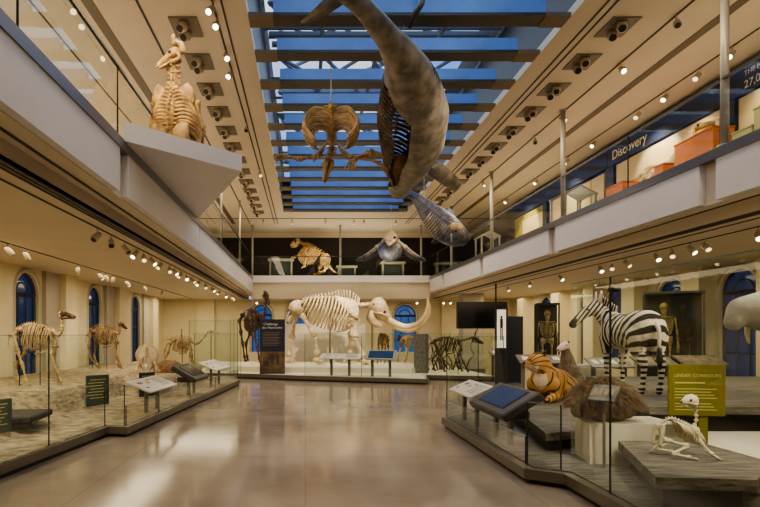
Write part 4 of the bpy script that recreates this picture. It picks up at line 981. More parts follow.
def text_panel(label, loc, rz, w, h, m='green_panel', lm='letters_olive'):
    e = empty('text_panel', label, 'sign', loc, rz)
    MB().box((0, 0, h / 2), (w, .04, h), None, 0, .008).build('board', m, e)
    b = MB()
    for i in range(7): b.box((-.04 * (i % 3), -.022, h * (.85 - .1 * i)), (w * .7, .002, h * .025))
    if lm: b.build('printed_lines', lm, e)
    return e
text_panel('dark green text panel standing before the rock between the two left walking skeletons', (-4.28, 10.7, .205), .9, .50, .62)
text_panel('dark green text panel at the far left edge of the photo', (-4.35, 7.30, .28), .9, .42, .48)
text_panel('small dark green text panel nearest the left white reader', (-3.72, 12.2, .205), .9, .42, .56)

def reader(label, loc, rz, L, D, z, kind, legs=(-.3, .3), tilt=.5, lw=.045, name='reader_rail', thick=.035):
    e = empty(name, label, 'reader', loc, rz); R = Matrix.Rotation(tilt, 3, 'X'); c = V((0, 0, z - loc[2]))
    for x in legs:
        MB().bb((x * L - lw, -lw * .5, 0), (x * L + lw, lw * .6, z - loc[2] - (.06 if kind != 'kiosk' else .12))).build('leg', 'reader_leg', e)
    if kind == 'kiosk':
        b = MB(); b.box(c + R @ V((0, 0, -.03)), (L, D, .12), R, 0, .02); b.box(c + V((0, .06, -.17)), (L * .6, D * .55, .12), None, 0, .02); b.build('casing', 'casing', e)
        MB().box(c + R @ V((0, .02, .034)), (L * .66, D * .66, .008), R).build('screen', 'screen' if 'dark' not in label else 'screen_black', e)
        MB().box(c + R @ V((0, .02, .031)), (L * .72, D * .72, .006), R).build('bezel', 'black', e)
    elif kind == 'screen':
        MB().box(c, (L, D, .05), R, 0, .01).build('casing', 'steel', e)
        MB().box(c + R @ V((0, 0, .028)), (L * .84, D * .76, .006), R).build('screen', 'screen', e)
    else:
        MB().box(c, (L, D, thick), R, 0, .006).build('graphic_panel', 'panel_white' if kind == 'white' else 'panel_grey', e)
        if kind == 'white':
            for q, (x, y, w, h) in enumerate(((-.3, .18, .12, .16), (-.1, .1, .08, .12), (-.34, -.2, .1, .1), (.02, .28, .14, .06))):
                MB().box(c + R @ V((x * L, y * D, thick / 2 + .002)), (w * L, h * D, .002), R).build('printed_picture', 'print_tan', e)
            b = MB()
            for q in range(6): b.box(c + R @ V((.28 * L, (.3 - .11 * q) * D, thick / 2 + .002)), (.3 * L, .02 * D, .002), R)
            b.build('printed_lines', 'print_dark', e)
        else:
            for q in range(4): MB().box(c + R @ V(((-.33 + .22 * q) * L, .05 * D, thick / 2 + .002)), (.14 * L, .4 * D, .002), R).build('printed_picture', 'panel_white' if kind == 'greyw' else 'print_tan', e)
    return e
ra = PI / 2 - .09
reader('white tilted reader panel nearest the camera on the left display', (-2.98, 10.15, .19), ra, 1.45, .52, .70, 'white', (-.22, .16), .36)
reader('charcoal kiosk with dark screen on the left display between two reader panels', (-2.80, 12.75, .19), ra, 1.15, .66, .74, 'kiosk', (-.2, .2))
reader('white and grey reader panel farthest along the left display', (-2.60, 14.9, .19), ra, 1.6, .55, .77, 'white', (-.25, .3), .4)
# back platform
BP = [(-4.4, 19.6), (-2.3, 19.2), (-.05, 18.2), (4.02, 16.9), (4.3, 18.6), (6.6, 18.0), (6.6, 23.9), (-4.4, 23.9)]
kerb('display_platform', 'bronze kerb and pale deck of the mammoth display at the back', BP, .18, 'deck_pale')
o = MB().prism([(-3.9, 20.4), (-.2, 19.6), (3.9, 19.0), (4.6, 20.2), (4.6, 23.5), (-3.9, 23.5)], .193, .385).build('raised_deck', 'deck_pale'); tag(o, 'pale raised deck under the mammoth', 'platform')
o = MB().bb((-1.0, 24.0, .0), (2.75, 24.12, 2.1)).build('backdrop_wall', 'plinth_white'); tag(o, 'plain cream backdrop panel standing behind the mammoth', 'backdrop')
glass_run('low clear glass screen in front of the mammoth', [(-.02, 18.24), (1.9, 17.62), (3.96, 16.98), (4.2, 18.6)], .194, 1.66)
glass_run('clear glass screen before the blackened horned skeleton', [(4.32, 18.68), (5.4, 18.4), (6.5, 18.12)], .194, 1.66)
glass_run('clear glass screen left of the navy banner', [(-4.2, 19.68), (-2.4, 19.32)], .194, 1.66)
reader('long white reader rail in front of the mammoth', (1.22, 18.2, .193), -.30, 1.45, .45, .86, 'white', (-.22, .22), .35)
reader('blue screen on a steel stand in front of the mammoth', (2.58, 17.75, .193), -.30, 1.0, .56, .93, 'screen', (-.3, .3), .55, name='screen_stand')
e = empty('hanging_banner', 'navy and brown upright banner with white title left of the mammoth', 'banner', (-1.21, 19.0, 0.194), .0); e.scale = (1, 1, .92)
MB().bb((-.46, -.02, .88), (.46, .02, 2.16)).build('title_field', 'banner_blue', e)
MB().bb((-.46, -.021, .06), (.46, .019, .88)).build('photograph', 'banner_photo', e)
MB().bb((-.46, -.06, 0), (.46, .06, .06)).build('foot', 'case_dark', e)
text('Challenge', .135, 'letters', e, (-.33, -.022, 1.93), (PI / 2, 0, 0)); text('the Mammoths', .12, 'letters', e, (-.37, -.022, 1.79), (PI / 2, 0, 0))
b = MB()
for i in range(9): b.bb((-.36, -.023, 1.62 - .062 * i), (.30 - .05 * (i % 3), -.0215, 1.635 - .062 * i))
b.build('printed_lines', 'print_tan', e)
b = MB(); b.bb((-.05, -.024, .40), (.02, -.022, .80)).bb((.16, -.024, .36), (.24, -.022, .76)).bb((-.3, -.024, .3), (-.12, -.022, .52)); b.build('pictured_trees', 'print_dark', e)
# dark panel beside brown horses
text_panel('dark upright panel under the tip of the tusks', (4.30, 19.3, .193), .0, .55, 1.45, 'panel_grey', None)

# ---- right display
RP = [(2.46, 9.4), (2.46, 5.85), (2.80, 5.62), (2.80, .8), (10.3, .8), (10.3, 11.6), (4.4, 11.6)]
kerb('display_platform', 'bronze kerb and grey stone deck of the right display', RP, .17)
glass_run('low glass front under the right readers', [(2.54, 9.35), (2.54, 7.7), (2.54, 6.0)], .183, .50)
glass_run('small glass corner screen beside the right kiosk', [(2.54, 5.96), (2.82, 5.74)], .183, .90)
glass_run('tall glass screen with black joints in front of the brown furry mound', [(2.86, 5.60), (2.86, 4.88), (2.86, 3.25), (2.86, 1.6)], .183, 2.22, first=False)
e = empty('glass_fitting', 'small dark fitting at the top of the black glass joint', 'fitting', (2.86, 4.85, 2.10))
MB().tube([(-.03, 0, 0), (.06, 0, 0)], .022, 8).build('clamp', 'joint', e)
glass_run('glass end screen at the far end of the right display', [(2.56, 9.42), (3.5, 10.54), (4.38, 11.5)], .183, 1.62)
reader('white tilted reader panel on the right display', (2.76, 8.72, .19), -PI / 2, 1.20, .42, .76, 'white', (-.26, .28), .42)
reader('large charcoal kiosk with blue touch screen on the right display', (2.76, 7.30, .19), -PI / 2, 1.36, .58, .77, 'kiosk', (-.18, .22), .55, name='touch_screen_kiosk')
def slab(name, label, poly, z0, z1, inset=.10, m='rock_grey', th=.10, base='dark_side'):
    e = empty(name, label, 'platform', (0, 0, 0))
    MB().prism(poly, z1 - th, z1).build('top_slab', m, e)
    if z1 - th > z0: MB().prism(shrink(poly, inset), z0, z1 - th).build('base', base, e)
    return e
slab('stone_platform', 'grey stone platform under the tiger', [(3.42, 8.7), (3.36, 8.0), (3.05, 6.6), (4.1, 6.95), (4.4, 7.45), (4.9, 8.05), (4.95, 9.2), (6.0, 10.05), (6.0, 11.3), (4.7, 11.3), (4.0, 10.5), (3.6, 9.7)], .182, .42)
slab('stone_platform', 'grey stone platform under the zebra', [(4.55, 7.3), (4.42, 6.68), (9.8, 6.68), (9.8, 11.3), (6.1, 11.3), (6.1, 9.97), (5.05, 9.12), (5.0, 7.95)], .182, .745, .2)
slab('stone_platform', 'grey weathered stone platform under the small cat skeleton', [(2.98, 4.42), (3.77, 4.34), (4.36, 4.85), (4.42, 5.85), (3.56, 5.92)], .182, .47, .16)
o = MB().prism([(3.28, 6.0), (4.36, 6.0), (4.36, 6.6), (3.38, 6.52)], .182, .64).build('white_plinth', 'plinth_white'); tag(o, 'white low plinth under the brown furry mound', 'platform')
o = MB().prism([(4.48, 4.5), (9.6, 4.5), (9.6, 6.55), (4.48, 6.55)], .182, .455).build('white_platform', 'plinth_white'); tag(o, 'white platform right of the small cat skeleton', 'platform')
o = MB().prism([(3.75, 3.5), (4.8, 3.5), (4.8, 4.25), (3.80, 4.25)], .182, .29).build('stone_step', 'rock_grey'); tag(o, 'low grey stone step at the bottom right corner', 'step')

# ---- olive sign
e = empty('olive_sign', 'olive green text sign on a post behind the small cat skeleton', 'sign', (4.30, 5.72, .475), -.12)
MB().bb((-.29, -.012, .31), (.29, .012, .875), 0, .004).build('board', 'sign_green', e)
MB().bb((.035, .013, 0), (.125, .035, .5)).build('post', 'sign_green', e)
text('UNDER CORRIDORS', .052, 'letters_olive', e, (-.235, -.0125, .735), (PI / 2, 0, 0))
b = MB()
b.bb((-.23, -.0145, .665), (.08, -.0125, .68))
for i in range(7): b.bb((-.23, -.0145, .60 - .033 * i - (.03 if i > 3 else 0)), (.20 - .03 * ((i * 2) % 3), -.0125, .609 - .033 * i - (.03 if i > 3 else 0)))
b.build('printed_lines', 'letters_olive', e)

# ---- small seated cat skeleton (pixel plan at depth 5.2)
KS = 5.2 / F
e = empty('small_cat_skeleton', 'small pale cat skeleton sitting with head turned, before the olive sign', 'skeleton', ((683 - VPX) * KS, 5.2, .472))
kp = lambda px, py, y=0: V(((px - 683) * KS, y, (458 - py) * KS))
b = MB(); vertebrae(b, [kp(663, 441, .03), kp(662, 428, .02), kp(671, 421), kp(683, 426, -.02), kp(690, 430, -.04)], .016, 20, [.018, .024, .026], trans=.03); b.build('backbone', 'bone_white', e, True)
b = MB(); vertebrae(b, [kp(690, 430, -.04), kp(692.5, 422, -.05), kp(691.5, 413, -.05), kp(690, 407, -.05)], .018, 7, .02, trans=.035); b.build('neck', 'bone_white', e, True)
b = MB()
for i in range(10):
    t = i / 9; p = kp(673, 423).lerp(kp(690, 431, -.04), t)
    for s in (-1, 1): b.tube([p, p + V((.03, s * .055, -.03)), p + V((.06, s * .075, -.10)), p + V((.075, s * .03, -.17))], [.009, .008, .006], 6, 4)
b.build('ribcage', 'bone_white', e, True)
b = MB()
for s in (-1, 1): b.tube([kp(660, 426, s * .04), kp(658, 436, s * .06), kp(656, 449, s * .05)], [.035, .028, .02], 8, 3, flat=.5)
b.build('pelvis', 'bone_white', e, True)
for s in (-1, 1):
    b = MB(); long_bone(b, kp(659, 441, s * .06), kp(679, 446, s * .11 - .02), .02); long_bone(b, kp(679, 446, s * .11 - .02), kp(661, 453, s * .12 - .03), .016); long_bone(b, kp(661, 453, s * .12 - .03), kp(676, 455.5, s * .12 - .08), .015)
    for k_ in range(4): b.tube([kp(676, 455.5, s * .12 - .08), kp(682 + k_ * .5, 457, s * .12 - .10 + k_ * .015)], [.009, .006], 6)
    b.build('hind_leg', 'bone_white', e, True)
    b = MB(); long_bone(b, kp(690, 433, s * .06 - .04), kp(693 + s * 2, 443, s * .07 - .06), .016); long_bone(b, kp(693 + s * 2, 443, s * .07 - .06), kp(701 + s * 3, 453, s * .07 - .12), .014)
    for k_ in range(4): b.tube([kp(701 + s * 3, 453, s * .07 - .12), kp(705 + s * 3, 456, s * .07 - .14 + k_ * .012), kp(708 + s * 3, 457.4, s * .07 - .15 + k_ * .018)], [.009, .008, .004], 6)
    b.build('foreleg', 'bone_white', e, True)
    MB().loft([ring(kp(687 + t * 4, 427 + 8 * t, s * (.05 + .02 * t) - .03), (1, 0, .3), (0, 1, 0), w, .008, 8) for t, w in ((0, .015), (.4, .04), (1, .02))]).build('shoulder_blade', 'bone_white', e, True)
b = MB(); b.loft([ring(kp(px, py, -.05), (0, 1, 0), (.1, 0, 1), a, c, 12) for px, py, a, c in ((692.8, 404.5, .03, .03), (691, 403.2, .055, .055), (687.5, 402, .065, .06), (683.5, 402.4, .06, .05), (680.5, 403.5, .036, .038), (678, 404.2, .022, .022))])
for s in (-1, 1):
    b.ell(kp(683.5, 401.8, -.05 + s * .052), (.015, .01, .015), None, 8, 6, 1); b.tube([kp(690, 405, -.05 + s * .05), kp(686, 405.6, -.05 + s * .072), kp(682, 404.4, -.05 + s * .05)], .009, 6, 3)
b.ell(kp(678, 404, -.05), (.008, .014, .012), None, 6, 5, 1)
sk = b.build('skull', ['bone_white', 'socket'], e, True)
b = MB()
for s in (-1, 1): b.tube([kp(690, 406, -.05 + s * .045), kp(687, 408.4, -.05 + s * .04), kp(680, 407.5, -.05 + s * .015)], [.012, .016, .01], 6, 3)
for s in (-1, 1): b.tube([kp(679.5, 404.8, -.05 + s * .014), kp(679.7, 407, -.05 + s * .014)], [.006, .002], 5)
b.build('jaw', 'bone_white', sk, True)
b = MB(); vertebrae(b, [kp(657, 449), kp(654, 455, .05), kp(660, 457, .14)], [.012, .006], 10); b.build('tail', 'bone_white', e, True)
# second skeleton: only tail and hip enter the frame at the right edge
qs = dict(camelq); qs['tail'] = [(-.44, 0, 1.08), (-.52, 0, .9), (-.62, 0, .66), (-.85, 0, .52), (-1.2, 0, .62), (-1.45, 0, .8)]; qs['nt'] = 26
c9 = quadruped('long_tailed_skeleton', 'tan skeleton whose long curved tail enters at the right edge of the photo', 'skeleton', (4.92, 4.98, .457), .05, 'bone_tan', qs); c9.scale = (.40, .40, .40)

# ================================================================ ANIMALS
def pal(fn): return fn
# zebra: faces away from the camera, head turned left
e = empty('zebra', 'black and white striped zebra standing with its rump toward the camera', 'zebra', (5.27, 8.48, .75), PI / 2 - .06)
b = MB()
for c, r in (((-.48, 0, 1.00), (.27, .27, .30)), ((-.30, 0, 1.0), (.3, .28, .30)), ((-.05, 0, .96), (.40, .30, .30)), ((.25, 0, .97), (.33, .27, .31)), ((.42, 0, 1.0), (.22, .22, .28)), ((-.60, 0, .96), (.14, .22, .22))): b.ell(c, r, None, 16, 10)
b.cap((.42, 0, 1.08), (.66, .10, 1.32), .20, .15); b.cap((.66, .10, 1.32), (.70, .18, 1.40), .15, .125)
b.cap((.70, .18, 1.40), (.73, .36, 1.30), .125, .095); b.cap((.73, .36, 1.30), (.73, .54, 1.12), .092, .07); b.ell((.73, .56, 1.09), (.065, .07, .07))
for s in (-1, 1):
    b.cap((-.50, s * .13, .92), (-.50, s * .14, .68), .18, .115); b.cap((-.50, s * .14, .68), (-.66, s * .13, .46), .105, .055); b.cap((-.66, s * .13, .46), (-.62, s * .13, .14), .048, .036); b.cap((-.62, s * .13, .14), (-.58, s * .13, .05), .042, .05)
    b.cap((.40, s * .13, .86), (.42, s * .13, .56), .13, .068); b.cap((.42, s * .13, .56), (.43, s * .13, .36), .066, .048); b.cap((.43, s * .13, .36), (.43, s * .13, .12), .04, .034); b.cap((.43, s * .13, .12), (.46, s * .13, .05), .038, .048)
K = 2 * PI / .098
def zphase(c):
    x, y, z = c
    if z < .60 or (z < .72 and (x < -.62)): return z * 2 * PI / .085
    if x > .48 and z > 1.12:
        p = (x - .48) * .45 + (z - 1.12) * .85 + max(0, y - .12) * 1.1; return (PI / 2 * .42 + .5 + p) * K * 1.15
    if x < 0: return math.atan2(z - .62, -(x - .0) + 1e-5) * .42 * K
    return (PI / 2 * .42 + x) * K
zdark = lambda c: 1.0 if c.z < .055 or (c.y > .52 and c.z > .9) else 0.
remeshed(b, 'body', 'zebra', e, .017, 5, {'phase': zphase, 'dark': zdark, 'pale': lambda c: 1.0 if c.z < .74 and abs(c.y) < .12 and abs(c.x) < .4 else 0.})
for s in (-1, 1):
    b = MB(); x0 = V((.66 + s * .075, .17, 1.49)); b.loft([ring(x0 + V((s * .02 * t, -.02 * t, .19 * t)), (1, 0, 0), (0, 1, 0), w, .018, 8) for t, w in ((-.15, .03), (.2, .045), (.6, .042), (1.0, .008))]); b.build('ear', 'fur_pale', e, True)
    b = MB(); b.ell((.725 + s * .085, .34, 1.35), (.018, .022, .02), None, 8, 6); b.build('eye', 'black', e, True)
b = MB()
for i in range(14):
    t = i / 13; p = V((.40, .0, 1.30)).lerp(V((.60, .14, 1.50)), t); b.loft([ring(p + V((-.04 * q, 0, .09 * q)), (.5, 0, .8), (0, 1, 0), .028, w, 6) for q, w in ((0, .02), (1, .012))], i % 2)
b.build('mane', ['fur_pale', 'black'], e)
b = MB(); b.tube([(-.71, 0, 1.08), (-.80, 0, .98), (-.82, .01, .72)], [.035, .028, .022], 8, 4); b.tube([(-.82, .01, .72), (-.83, .01, .55), (-.82, 0, .40)], [.03, .045, .012], 8, 3, 1); b.build('tail', ['fur_pale', 'black'], e, True)
# tiger lying, head turned to look left
e = empty('tiger', 'orange striped tiger lying on the grey stone platform, looking left', 'tiger', (4.50, 9.75, .425), PI + .80); e.scale = (1.0, 1.10, 1.12)
TH = -1.0
def hp(x, y, z): return (.14 + (x - .14) * math.cos(TH) - y * math.sin(TH), (x - .14) * math.sin(TH) + y * math.cos(TH), z)
HR = Matrix.Rotation(TH, 3, 'Z')
b = MB()
for c, r in (((-.66, -.0, .25), (.28, .24, .25)), ((-.44, 0, .27), (.36, .22, .26)), ((-.12, 0, .31), (.34, .22, .28)), ((.08, 0, .36), (.22, .21, .27))): b.ell(c, r, None, 16, 10)
b.cap((.05, 0, .42), hp(.18, 0, .60), .21, .155); b.ell(hp(.21, 0, .655), (.185, .165, .165), HR, 14, 9); b.ell(hp(.345, 0, .605), (.10, .10, .082), HR); b.ell(hp(.30, 0, .54), (.085, .08, .05), HR); b.ell(hp(.31, 0, .66), (.06, .05, .045), HR)
for s in (-1, 1):
    b.cap((.08, s * .15, .28), (.02, s * .2, .11), .14, .09); b.cap((.02, s * .2, .10), (.34, s * .17, .066), .085, .062); b.ell((.40, s * .17, .056), (.09, .065, .052))
    b.cap((-.66, s * .18, .22), (-.45, s * .25, .14), .17, .12); b.cap((-.45, s * .25, .10), (-.62, s * .27, .066), .09, .06); b.ell((-.48, s * .27, .055), (.12, .065, .05))
    b.ell(hp(.14, s * .12, .81), (.028, .05, .05), HR); b.ell(hp(.22, s * .13, .575), (.08, .05, .08), HR)
def tph(c):
    x, y, z = c
    if z > .50: return (math.atan2(z - .58, -(y + .25)) * .34 + .2 * x) * 2 * PI / .085
    return (x + .45 * (z - .3)) * 2 * PI / .115
def tpale(c):
    hx = .14 + (c.x - .14) * math.cos(TH) + c.y * math.sin(TH)
    return 1. if (c.z > .46 and hx > .25 and c.z < .60) or (.16 < c.z < .46 and c.x > .255) or (c.z < .10 and c.x < -.1) else 0.
remeshed(b, 'body', 'tiger', e, .016, 4, {'phase': tph, 'pale': tpale, 'dark': lambda c: 1. if c.z > .785 else 0.})
for s in (-1, 1):
    b = MB(); b.ell(hp(.372, s * .072, .69), (.015, .014, .016), None, 8, 6); b.build('eye', 'black', e, True)
b = MB(); b.ell(hp(.44, 0, .632), (.02, .034, .024), HR, 8, 6); b.build('nose', 'black', e, True)
b = MB(); b.tube([(-.90, 0, .18), (-1.0, -.15, .08), (-.85, -.38, .048), (-.55, -.40, .044)], [.05, .04, .035, .03], 8, 5); b.build('tail', 'fur_brown', e, True)
# shaggy mound animal lying
e = empty('shaggy_animal', 'low shaggy dark brown furry animal lying behind the black glass joint', 'animal', (3.58, 6.28, .655), .08); e.scale = (.84, .84, .98)
b = MB()
for c, r in (((-.05, 0, .20), (.28, .25, .22)), ((.18, 0, .19), (.26, .25, .22)), ((-.25, 0, .16), (.18, .2, .16)), ((.34, 0, .14), (.13, .2, .14)), ((-.38, -.04, .11), (.10, .1, .09))): b.ell(c, r, None, 16, 10)
remeshed(b, 'body', 'fur_brown', e, .018, 3)
random.seed(11); b = MB()
for i in range(4200):
    th = random.uniform(-PI, PI); ph = random.uniform(.05, PI / 2 * .98)
    d = V((math.cos(th) * math.cos(ph) * .40, math.sin(th) * math.cos(ph) * .26, math.sin(ph) * .24)); p = V((.02, 0, .17)) + d
    p.z = max(p.z, .03); o_ = V((d.x * 2.2, d.y * 3.2, d.z * 2)).normalized(); L = random.uniform(.07, .19)
    s_ = V((random.uniform(-.07, .07), random.uniform(-.07, .07), random.uniform(-.03, .05))); p3 = p + o_ * L * .95 + s_ - V((0, 0, L * .55)); p3.z = max(p3.z, .004)
    b.tube([p - o_ * .02, p + o_ * L * .6, p3], [.0065, .005, .0015], 3)
h = b.build('shaggy_hair', 'fur_brown', e); h['kind'] = 'stuff'
reader('small grey tilted label panel in front of the shaggy brown animal', (3.33, 5.80, .19), -1.0, .28, .22, 1.02, 'grey', (0,), .85, lw=.014, name='label_stand')
# pale-muzzled grey brown animal sitting farther back
e = empty('furry_animal', 'grey brown furry animal with a pale muzzle sitting between tiger and zebra', 'animal', (5.35, 10.55, .75) if False else (6.12, 12.1, .40), PI + .5)
b = MB()
b.ell((-.12, 0, .24), (.26, .22, .24)); b.cap((-.06, 0, .34), (.06, 0, .70), .22, .15); b.cap((.06, 0, .72), (.12, 0, .90), .13, .10); b.ell((.15, 0, .98), (.11, .095, .10)); b.cap((.2, 0, .97), (.33, 0, .92), .07, .045)
for s in (-1, 1):
    b.cap((.1, s * .11, .5), (.16, s * .11, .08), .085, .05); b.ell((.2, s * .11, .04), (.075, .05, .04)); b.cap((-.12, s * .2, .18), (.1, s * .22, .09), .12, .07); b.ell((.15, s * .22, .04), (.1, .05, .04)); b.ell((.1, s * .075, 1.075), (.022, .03, .045))
remeshed(b, 'body', 'fur_greybrown', e, .018, 4)
b = MB(); b.loft([ring((x, 0, z), (0, 1, 0), (.1, 0, 1), w, w, 12) for x, z, w in ((.10, .99, .112), (.2, .975, .095), (.29, .94, .066), (.36, .91, .052), (.385, .90, .02))]); b.build('muzzle', 'fur_pale', e, True)
MB().ell((.388, 0, .905), (.015, .025, .018)).build('nose', 'black', e, True)
for s in (-1, 1): MB().ell((.2, s * .088, 1.01), (.014, .01, .014)).build('eye', 'black', e, True)
o = MB().bb((-.3, -.3, 0), (.3, .3, .398), 0, .01).build('pedestal', 'recess'); o.location = (6.12, 12.1, 0); o.rotation_euler = (0, 0, .5); tag(o, 'grey pedestal under the pale muzzled furry animal', 'pedestal')
# grey sea mammal at the right edge
e = empty('grey_sea_mammal', 'smooth grey sea mammal on a post, head entering at the right edge', 'sea mammal', (5.85, 6.95, .75)); o = e.location.copy(); q = lambda px, py, Y=6.95: P(px, py, Y) - o
b = MB(); b.cap(q(736, 318), q(743, 311), .13, .19); b.cap(q(743, 311), q(764, 311), .19, .27); b.cap(q(764, 311), q(805, 318), .27, .36); b.cap(q(805, 318), q(850, 325, 7.1), .36, .30); b.cap(q(850, 325, 7.1), q(905, 332, 7.3), .28, .09)
b.ell(q(734, 322), (.10, .15, .12)); b.ell(q(920, 333, 7.4), (.25, .4, .05))
for s in (-1, 1): b.cap(q(812, 330) + V((0, s * .3, 0)), q(830, 345) + V((0, s * .5, 0)), .10, .06)
remeshed(b, 'body', 'grey_skin', e, .022, 6)
for s in (-1, 1):
    MB().tube([q(757, 325) + V((0, s * .15, 0)), q(757.5, 334) + V((0, s * .16, -.0)), q(758.5, 344) + V((.01, s * .16, 0))], [.035, .03, .012], 8, 3).build('tusk', 'tusk', e, True)
    MB().ell(q(744.5, 307.5) + V((0, s * .165, 0)), (.02, .02, .018)).build('eye', 'black', e, True)
b = MB(); b.tube([q(805, 324), V((q(805, 324).x, q(805, 324).y, -.004))], .03, 10); b.build('support_rod', 'steel', e)

# ================================================================ RIGHT AISLE, BACK
e = empty('hanging_display', 'large black display box hanging from a rod over the right aisle', 'screen', P(482, 315, 18)); o = e.location.copy()
MB().bb((-.87, -.09, -.47), (.85, .09, .45), 0, .02).build('casing', 'black', e); MB().bb((-.84, -.096, -.44), (.82, -.09, .42)).build('screen', 'screen_black', e)
MB().tube([(.48, 0, .45), (.48, 0, ZC - o.z - .013)], .03, 8).build('rod', 'rod', e)
def upright_figure(name, label, loc, rz, m, h=1.6):
    e = empty(name, label, 'skeleton', loc, rz); k = h / 1.7
    b = MB(); vertebrae(b, [(0, 0, .95 * k), (-.03, 0, 1.15 * k), (0, 0, 1.42 * k), (.02, 0, 1.52 * k)], .03 * k, 16, .03, trans=.05); b.build('backbone', m, e, True)
    b = MB()
    for i in range(9):
        for s in (-1, 1): z = (1.43 - .035 * i) * k; w = (.10 + .05 * math.sin(PI * (.2 + .7 * i / 8))) * k; b.tube([(-.03, 0, z), (-.02, s * w, z - .01), (.08, s * w * .95, z - .06 * k), (.13, s * .03, z - .09 * k)], .011, 5, 4)
    for s in (-1, 1): b.tube([(.06, 0, 1.44 * k), (.0, s * .19 * k, 1.45 * k)], .014, 6)
    b.build('ribcage', m, e, True)
    b = MB()
    for s in (-1, 1): b.loft([ring((0, s * y * k, .96 * k), (1, 0, 0), (0, 0, 1), a, c, 8) for y, a, c in ((.02, .05, .05), (.09, .06, .1), (.15, .05, .09))])
    b.build('pelvis', m, e, True)
    for s in (-1, 1):
        b = MB(); long_bone(b, (0, s * .19 * k, 1.42 * k), (-.02, s * .23 * k, 1.12 * k), .02); long_bone(b, (-.02, s * .23 * k, 1.12 * k), (.05, s * .24 * k, .86 * k), .017)
        for q in range(4): b.tube([(.05, s * .24 * k + (q - 1.5) * .015, .86 * k), (.07, s * .24 * k + (q - 1.5) * .02, .70 * k)], [.008, .005], 5)
        b.build('arm', m, e, True)
        b = MB(); long_bone(b, (0, s * .11 * k, .92 * k), (.02, s * .10 * k, .49 * k), .027); long_bone(b, (.02, s * .10 * k, .49 * k), (-.01, s * .10 * k, .07 * k), .022); b.ell((.06, s * .10 * k, .03), (.11, .04, .03)); b.build('leg', m, e, True)
    b = MB(); b.ell((.02, 0, 1.65 * k), (.095 * k, .075 * k, .09 * k)); b.ell((.07, 0, 1.59 * k), (.05, .055, .06))
    for s in (-1, 1): b.ell((.105 * k, s * .032, 1.63 * k), (.02, .02, .02), None, 8, 6, 1)
    sk = b.build('skull', [m, 'socket'], e, True); MB().tube([(.02, -.05, 1.56 * k), (.1, 0, 1.52 * k), (.02, .05, 1.56 * k)], .02, 6, 3).build('jaw', m, sk, True)
    return e
def vitrine(label, loc, rz, w, d, h, back=True):
    e = empty('glass_case', label, 'glass case', loc, rz)
    MB().bb((-w / 2, -d / 2, 0), (w / 2, d / 2, .35), 0, .01).build('base', 'case_dark', e)
    b = MB()
    for x, y in ((-1, -1), (1, -1)): b.bb((x * w / 2 - .02 * (1 + x) , y * d / 2, .35), (x * w / 2 + .02 * (1 - x), y * d / 2 + .03, h))
    b.bb((-w / 2, -d / 2, h - .05), (w / 2, d / 2, h)); b.build('frame', 'case_dark', e)
    if back: MB().bb((-w / 2, d / 2 - .03, .35), (w / 2, d / 2, h - .05)).build('back_panel', 'case_dark', e)
    MB().bb((-w / 2 + .04, -d / 2 + .002, .35), (w / 2 - .04, -d / 2 + .012, h - .05)).build('pane', 'glass_green', e)
    return e
# two figures in a glass case against the right wall
vitrine('tall glass case holding a golden and a dark upright skeleton', (9.28, 13.15, 0), -.55, 1.25, .7, 2.72)
upright_figure('upright_skeleton', 'golden upright skeleton in the tall glass case', (9.04, 13.12, .355), -PI / 2 - .55, 'bone_gold', 2.05)
upright_figure('upright_skeleton', 'dark upright skeleton right of the golden one in the tall glass case', (9.50, 13.06, .355), -PI / 2 - .55, 'bone_dark', 2.02)
vitrine('narrow dark case with a pale upright skeleton in the right aisle', (7.05, 15.2, 0), -.3, .62, .5, 2.55)
upright_figure('upright_skeleton', 'pale upright skeleton in the narrow dark case', (7.03, 15.12, .355), -PI / 2 - .3, 'bone_tan', 1.95)
e = empty('lit_panel', 'bright white lit panel with a dark upright figure below the hanging display', 'sign', (6.36, 16.9, 0), -.1)
MB().bb((-.2, -.03, 0), (.2, .03, 2.5)).build('frame', 'case_dark', e); MB().bb((-.14, -.034, 1.2), (.14, -.03, 2.44)).build('lit_face', 'lightbox', e)
b = MB(); b.ell((0, -.036, 2.2), (.035, .003, .05)); b.bb((-.045, -.038, 1.85), (.045, -.034, 2.15)).bb((-.04, -.038, 1.45), (-.008, -.034, 1.85)).bb((.008, -.038, 1.45), (.04, -.034, 1.85)); b.build('pictured_figure', 'figure_dark', e)
text_panel('dark blue upright panel right of the bright lit panel', (7.05, 17.6, 0), 0, .62, 2.25, 'banner_blue', None)
e = empty('dark_panel_column', 'grey green square column behind the hanging display', 'column', (7.3, 22.9, .0)); MB().bb((-.45, -.3, 0), (.45, .3, ZC - .02)).build('shaft', 'recess', e); MB().bb((-.5, -.35, 0), (.5, .35, .12)).build('plinth', 'kerb', e)
def reader_table(label, loc, rz, L, z, kind='white'): return reader(label, loc, rz, L, .55, z, kind, (-.38, .38), .35, name='reader_table')
reader_table('pale reader table just behind the tiger head', (6.15, 13.6, 0), -.15, 1.15, 1.0, 'greyw')
reader_table('pale reader table far back below the lit panel', (7.35, 19.2, 0), -.1, 1.1, .95, 'greyw')
reader_table('grey reader table behind the zebra hind legs', (7.0, 12.0, 0), -.1, .9, 1.0, 'greyw')
reader_table('dark reader table before the tall glass case, left of two', (8.05, 12.0, 0), -.1, .85, 1.03, 'grey')
reader_table('dark reader table before the tall glass case, right of two', (9.1, 12.0, 0), -.1, .95, 1.06, 'grey')
e = empty('cabinet', 'pale grey cabinet standing behind the zebra platform', 'cabinet', (7.2, 13.3, 0), -.1)
